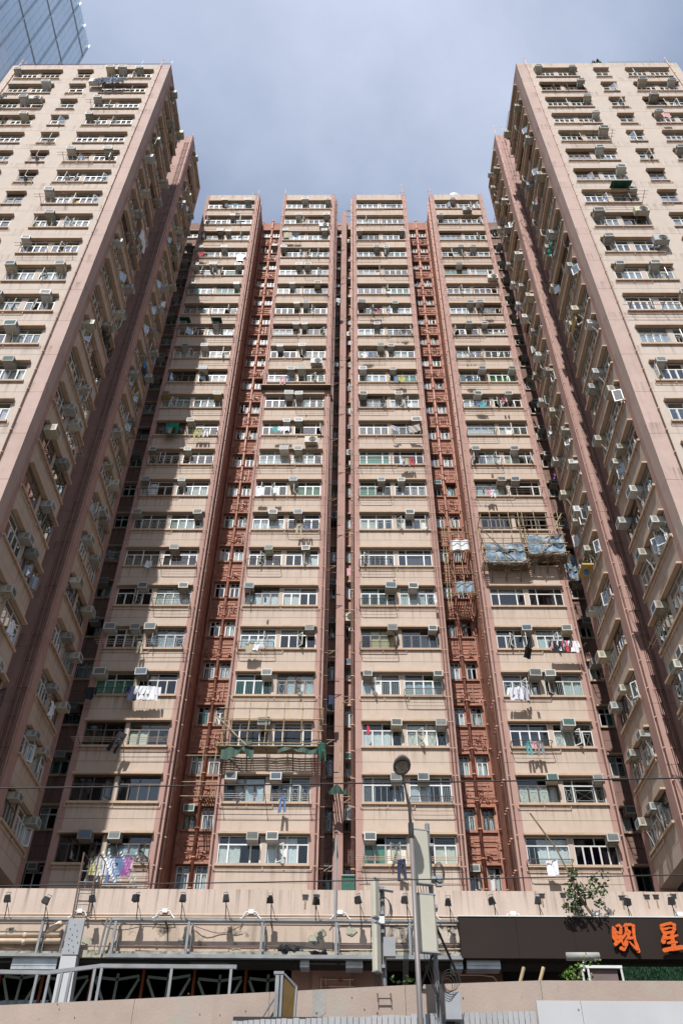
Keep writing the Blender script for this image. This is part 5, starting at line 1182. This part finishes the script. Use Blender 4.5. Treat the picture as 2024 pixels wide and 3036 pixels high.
G('sock', T3, TU(2, .42), r_, sill(15) - .02, 'cloth_navy', 'small dark blue cloth under a window of the third tower', 1.0); G('sock', T3, TU(2, .07), .3, sill(19) + .9, 'cloth_red', 'red cloth inside a window low on the third tower', 1.3); G('sock', T3, TU(2, .98), .5, sill(16) + .3, 'cloth_white', 'white cloth at the right end of a rack on the third tower', 1.3)
# washing under polythene on the leftmost tower
for i, (f, m_, kd) in enumerate(((.44, 'black', 'trousers'), (.50, 'yellow', 'shirt'), (.57, 'white', 'shirt'), (.63, 'lilac', 'shirt'), (.69, 'denim', 'trousers'), (.74, 'denim', 'shirt'), (.80, 'purple', 'towel'), (.87, 'pinkish', 'sock'))):
    G(kd, T1, TU(0, f), .7, sill(21) + .0, 'cloth_' + m_, f"{['black trousers','yellow shirt','white shirt','lilac shirt','blue jeans','denim shirt','purple towel','pink garment'][i]} under the plastic sheet at the foot of the leftmost tower", 1.15 if kd != 'sock' else 1.5)
ps = MB(); ps.grid(lambda a, c: (TU(0, .43) + 2.15 * a, -.78 - .12 * (1 - c) + .05 * math.sin(a * 19 + c * 7), sill(21) + .22 - 1.35 * (1 - c) + .04 * math.sin(a * 11)), 26, 10, 'polythene')
o = build(ps, 'plastic_sheet', None, (TW[0][1], YT, 0)); tag(o, 'clear plastic sheet over washing at the foot of the leftmost tower', 'plastic sheet')
rack(T1, TU(0, .42), TU(0, 1.0), sill(21) - .02, 'iron drying frame carrying the plastic-covered washing on the leftmost tower', 1, .8, 3)
# green awnings, heavy canopy
for f, lab in ((.1, 'left'), (.68, 'right')):
    o = thing('awning', f"small green awning, {lab} of two on the eighth row of the leftmost tower", 'awning', T1.W(TU(0, f), 0, zh(7) + .05), group='green awnings on the leftmost tower'); build(MB().prism([(-.38, -.75, -.08), (.38, -.75, -.08), (.38, 0, .22), (-.38, 0, .22)], (0, 0, .02), 'net'), 'canopy', o); build(MB().tube([(-.35, -.7, -.08), (-.35, 0, -.3)], .012, 'iron', 4), 'stay', o)
o = thing('awning', 'dark flat canopy across the whole second tower at mid height', 'canopy', T2.W(0, 0, zh(10) + .55)); build(MB().box((-.05, -.48, 0), (4.75, 0, .05), 'dark_frame'), 'canopy', o); build(MB().box((-.05, -.49, -.02), (4.75, -.482, .06), 'hood'), 'fascia', o)
for (ti, f, k, lab) in ((1, .88, 2, 'split air conditioner unit below the second row on the second tower'), (1, .82, 12, 'split air conditioner unit on the right, middle of the second tower'), (3, .68, 1, 'split air conditioner unit just under the top row of the rightmost tower'), (3, .93, 5, 'split air conditioner unit at right end of the sixth row, rightmost tower'), (1, .85, 9, 'split air conditioner unit left of the looping pipe, second tower')):
    outdoor_unit(faces[ti], TU(ti, f), zh(k) + .25, lab)
for (f, k, lab) in ((14.9, 2, ''), (20.4, 10, '')): pass
outdoor_unit(fcL, -18.4 - xL, zh(3) - .45, 'split air conditioner unit on the left wing front beside dark washing'); outdoor_unit(fcL, -21.9 - xL, zh(4) - .8, 'split air conditioner unit in the outer window column, left wing front')
for i, f in enumerate((-17.75, -17.45, -17.1, -16.8, -16.5)): G('shirt', fcL, f - xL, .5, zh(3) + .15, 'cloth_' + ['navy', 'black', 'denim', 'navy', 'black'][i], f"dark shirt, {['first','second','third','fourth','fifth'][i]} of five high on the left wing front", 1.5)
for i, f in enumerate((-25.2, -24.9, -24.5, -24.2)): G('shirt', fcL, f - xL, .5, zh(4) - .2, 'cloth_' + ['navy', 'white', 'grey', 'black'][i], f"{['navy','white','grey','black'][i]} shirt at the outer edge of the left wing front", 1.0)
outdoor_unit(fcR, 16.4 - 12.53, zh(10) - .45, 'caged split unit at right end of the ninth row, right wing front'); outdoor_unit(fcR, 16.7 - 12.53, zh(11) - .9, 'split air conditioner unit below the tenth row, right wing front')
G('sheet', fcR, 17.3 - 12.53, .8, zh(13) - 1.0, 'cloth_pinkish', 'pink and red bed sheet hanging from a pole on the right wing front', 1.4); G('towel', fcR, 20.9 - 12.53, .55, zh(5) - 1.1, 'cloth_pinkish', 'pale pink cloth over a rail on the right wing front', 1.0)
o = thing('awning', 'bright green awning beside an air conditioner on the right wing front', 'awning', fcR.W(16.0 - 12.53, 0, zh(9) + .05)); build(MB().prism([(-.7, -.7, -.05), (.5, -.7, -.05), (.5, 0, .2), (-.7, 0, .2)], (0, 0, .02), 'net'), 'canopy', o); build(MB().tube([(-.6, -.65, -.05), (-.6, 0, -.3)], .012, 'iron', 4), 'stay', o)
for (k, a, c) in ((4, -17.9, -16.2), (7, -17.9, -14.8), (11, -17.6, -14.9), (9, -17.95, -16.5)): rack(fcL, a - xL, c - xL, sill(k), f"drying rack under the inner windows of the {ORD[k-2]} row, left wing front", 0, .6, 2)
for (k, a, c) in ((9, 14.6, 16.9), (13, 13.7, 16.9), (6, 14.4, 16.8)): rack(fcR, a - 12.53, c - 12.53, sill(k), f"drying rack under the inner windows of the {ORD[k-2]} row, right wing front", 0, .7, 3)
# small racks and washing on the courtyard sides
sA_L, sB_L = Face(-13.6, 23.78, R(90)), Face(-13.62, 31.5, R(90)); sA_R, sB_R = Face(12.53, 23.78 + 5.15, R(-90)), Face(12.53, 31.5 + 4.65, R(-90))
rk = random.Random(31)
for nm, f_, a, c, ks_ in (('inner side of left front block', sA_L, 1.1, 5.0, range(2, 22)), ('inner side of left rear block', sB_L, .8, 3.9, range(22)), ('inner side of right front block', sA_R, .15, 4.0, range(2, 22)), ('inner side of right rear block', sB_R, .7, 3.8, range(22))):
    for k in ks_:
        if rk.random() < .42:
            u = rk.uniform(a, c - 1.3); rack(f_, u, u + rk.choice([1.0, 1.3]), sill(k), f"small drying rack below the {ORD[k - (2 if 'front' in nm else 0)]} window row, {nm}", rk.choice([0, 1]), .55, 2)
for (f_, u, k, m_, kd, lab, s_) in ((sA_L, 3.6, 8, 'white', 'sheet', 'long white sheet on the inner side of the left front block', 1.3), (sB_L, 1.6, 10, 'blue', 'towel', 'bright blue cloth on the inner side of the left rear block', .8), (sB_L, 1.9, 10, 'navy', 'trousers', 'dark trousers under the blue cloth, left rear block', .9), (sB_L, 1.8, 11, 'yellow', 'towel', 'yellow cloth on the inner side of the left rear block', .6),
                           (sA_R, 2.6, 6, 'navy', 'towel', 'navy washing high on the inner side of the right front block', 1.0), (sA_R, 2.7, 7, 'pinkish', 'towel', 'pink washing high on the inner side of the right front block', .9), (sA_R, 2.4, 9, 'green', 'sheet', 'green sheet on the inner side of the right front block', 1.0), (sB_R, 2.6, 3, 'black', 'shirt', 'black coat on the inner side of the right rear block', 1.6),
                           (sB_R, 1.7, 7, 'navy', 'towel', 'navy towel near the rightmost gap, right rear block', .9), (sB_R, 1.3, 7, 'pinkish', 'towel', 'pink patterned cloth near the rightmost gap, right rear block', .9), (sB_R, 2.0, 12, 'white', 'sheet', 'white cloth bundle on the inner side of the right rear block', .8), (sB_R, 1.2, 13, 'purple', 'towel', 'purple cloth on the inner side of the right rear block', .6),
                           (sA_L, 3.3, 19, 'white', 'towel', 'white towel low on the inner side of the left front block', .9), (sB_L, 1.7, 19, 'white', 'shirt', 'white shirt low on the inner side of the left rear block', 1.0)):
    G(kd, f_, u, .5, sill(k) + .1, 'cloth_' + m_, lab, s_)
o = thing('balcony_planter', 'hanging pots and green plants on the inner side of the right rear block', 'plants', sB_R.W(2.3, .45, sill(16) + .1)); leaf_clump('foliage', o, [((0, 0, .3), .28), ((.0, .3, .1), .22), ((0, -.3, .2), .2)], 40, .12, 'leaf', 12); build(MB().box((-.3, -.5, -.1), (.3, .5, 0), 'yellow_case'), 'tray', o); build(MB().tube([(0, 0, -.3), (0, 0, -.1)], .12, 'cloth_blue', 10), 'pot', o)
o = thing('yellow_screen', 'yellow board behind bars on the inner side of the right front block', 'screen', sA_R.W(2.1, .35, sill(12) + .3), R(-90)); build(MB().box((-.5, -.02, 0), (.5, .02, .8), 'yellow_case'), 'board', o); build(MB().tube([(-.5, -.06, -.2), (-.5, -.06, .9)], .015, 'iron', 5), 'bar', o); build(MB().tube([(.5, -.06, -.2), (.5, -.06, .9)], .015, 'iron', 5), 'bar', o)

# clutter in the narrow middle gap and the dark side gaps
fm_ = Face(-1.31, YR - 1.12, 0)
for i, k in enumerate((1, 4, 6, 8, 11, 13, 16, 18, 20)):
    outdoor_unit(Face(-1.31, YR - .3, 0), (.30 if i % 2 else 1.30), zh(k) - .9 - .2 * (i % 3), f"split air conditioner unit in the narrow middle gap, level with the {ORD[k]} window row")
for i, (k, m_) in enumerate(((9, 'grey'), (18, 'navy'), (15, 'pinkish'), (5, 'white'))):
    G('towel', Face(-1.31, YT + .6, 0), .35 if i % 2 else 1.35, .0, zh(k) - 1.0, 'cloth_' + m_, f"{['grey','navy','pink','white'][i]} cloth hanging in the narrow middle gap between second and third tower", .75)
for (nm, f_, ks_) in (('leftmost gap', Face(-18, YR, 0), (3, 9, 14, 18)), ('rightmost gap', Face(12.02, YR, 0), (2, 6, 10, 13, 17, 20))):
    for k in ks_:
        rack(f_, 3.2 if nm[0] == 'l' else .95, 4.1 if nm[0] == 'l' else 1.7, zh(k) - 1.7, f"drying rack in the dark {nm} at the {ORD[k]} floor down", 1, .7, 3)
ds = thing('satellite_dish', 'small white dish and aerials on the roof of the rightmost tower', 'dish', (9.6, YT + .5, ROOF_T))
build(MB().tube([(0, 0, -.1), (0, 0, .7)], .03, 'steel', 6), 'mast', ds); build(MB().grid(lambda a, c: (.42 * c * math.cos(a * 6.2832), -.12 - .14 * (1 - c * c), .75 + .42 * c * math.sin(a * 6.2832)), 14, 3, 'white_plastic'), 'dish', ds)
for i, (x, y, z, lab) in enumerate(((-9.0, YT + .4, ROOF_T, 'roof aerial on the leftmost tower'), (3.9, YT + .4, ROOF_T, 'roof aerial on the third tower'), (-13.9, 32.0, ROOF_T, 'roof aerial at the top of the left rear block'), (12.9, 32.0, ROOF_T, 'roof aerial at the top of the right rear block'))):
    o = thing('aerial', 'thin television ' + lab, 'aerial', (x, y, z), group='television aerials on the roofs')
    build(MB().tube([(0, 0, -.1), (0, 0, 1.1)], .02, 'steel', 5), 'mast', o)
    for j in range(4): build(MB().tube([(-.25 + .03 * j, 0, .6 + j * .13), (.25 - .03 * j, 0, .6 + j * .13)], .009, 'steel', 4), 'element', o)

# loose cables along the podium
rc = random.Random(61)
for i in range(7):
    x0 = -9 + i * 2.6 + rc.uniform(-.5, .5); x1 = x0 + rc.uniform(1.2, 3.2); z = rc.choice([7.15, 6.75, 6.62, 7.3]); sag = rc.uniform(.03, .22)
    build(MB().tube([(x0 + (x1 - x0) * t / 8, YP - .05 - .05 * math.sin(t), z - sag * math.sin(math.pi * t / 8)) for t in range(9)], rc.choice([.008, .011]), 'cable' if i % 2 else 'pipe_brown', 5), 'loose_cable', pod)
for i in range(6):
    p = P(1318 + i * 7, 2850 + i * 2, 23.6); build(MB().tube([p, p + Vector((.02, -.03, -.18)), p + Vector((.10 - .02 * i, -.05, -.42)), p + Vector((.05, .0, -.7))], .010, 'cable', 5), 'loose_cable', pod)
for i, (px, py) in enumerate(((30, 2760), (262, 2790), (545, 2788), (700, 2805), (930, 2785), (950, 2770), (1040, 2760))):
    p = P(px, py, YP - .001); q = random.Random(i)
    pts_ = [(p.x + (.10 + .09 * q.random()) * math.cos(t * .7), YP + .013, p.z + (.05 + .10 * q.random()) * math.sin(t * .7)) for t in range(9)]
    build(MB().prism(pts_, (0, -.006, 0), 'mossy'), 'peeled_patch', pod)
for i in range(26):
    q = random.Random(i + 40); x = q.uniform(-5, 6); z = q.uniform(3.0, 3.65); build(MB().tube([(x, 15.0, z), (x, 14.985, z)], q.uniform(.006, .013), 'iron', 6), 'rust_spot', pk)

# more washing on racks that stand out from the towers
rl_ = random.Random(123); done_ = set()
for (ti, k, a, c, kd) in RK:
    if rl_.random() < .30 and (ti, k) not in ((3, 17), (3, 18), (0, 18), (1, 11), (1, 13), (2, 11), (0, 21)) and (ti, k) not in done_:
        done_.add((ti, k)); f = rl_.uniform(a + .08, c - .22); cols_ = rl_.sample(['white', 'grey', 'navy', 'pinkish', 'tealish', 'beige', 'red', 'lilac', 'denim', 'yellow'], rl_.choice([1, 2, 3]))
        for i, m_ in enumerate(cols_):
            G(rl_.choice(['shirt', 'towel', 'sock', 'trousers']), faces[ti], TU(ti, f + .07 * i), .5, sill(k) + .02, 'cloth_' + m_, f"{m_.replace('pinkish', 'pink').replace('tealish', 'teal')} washing on the rack below the {ORD[k]} window row, {TNAME[ti]} from left", rl_.uniform(.55, .95), rl_.uniform(-.4, .4))
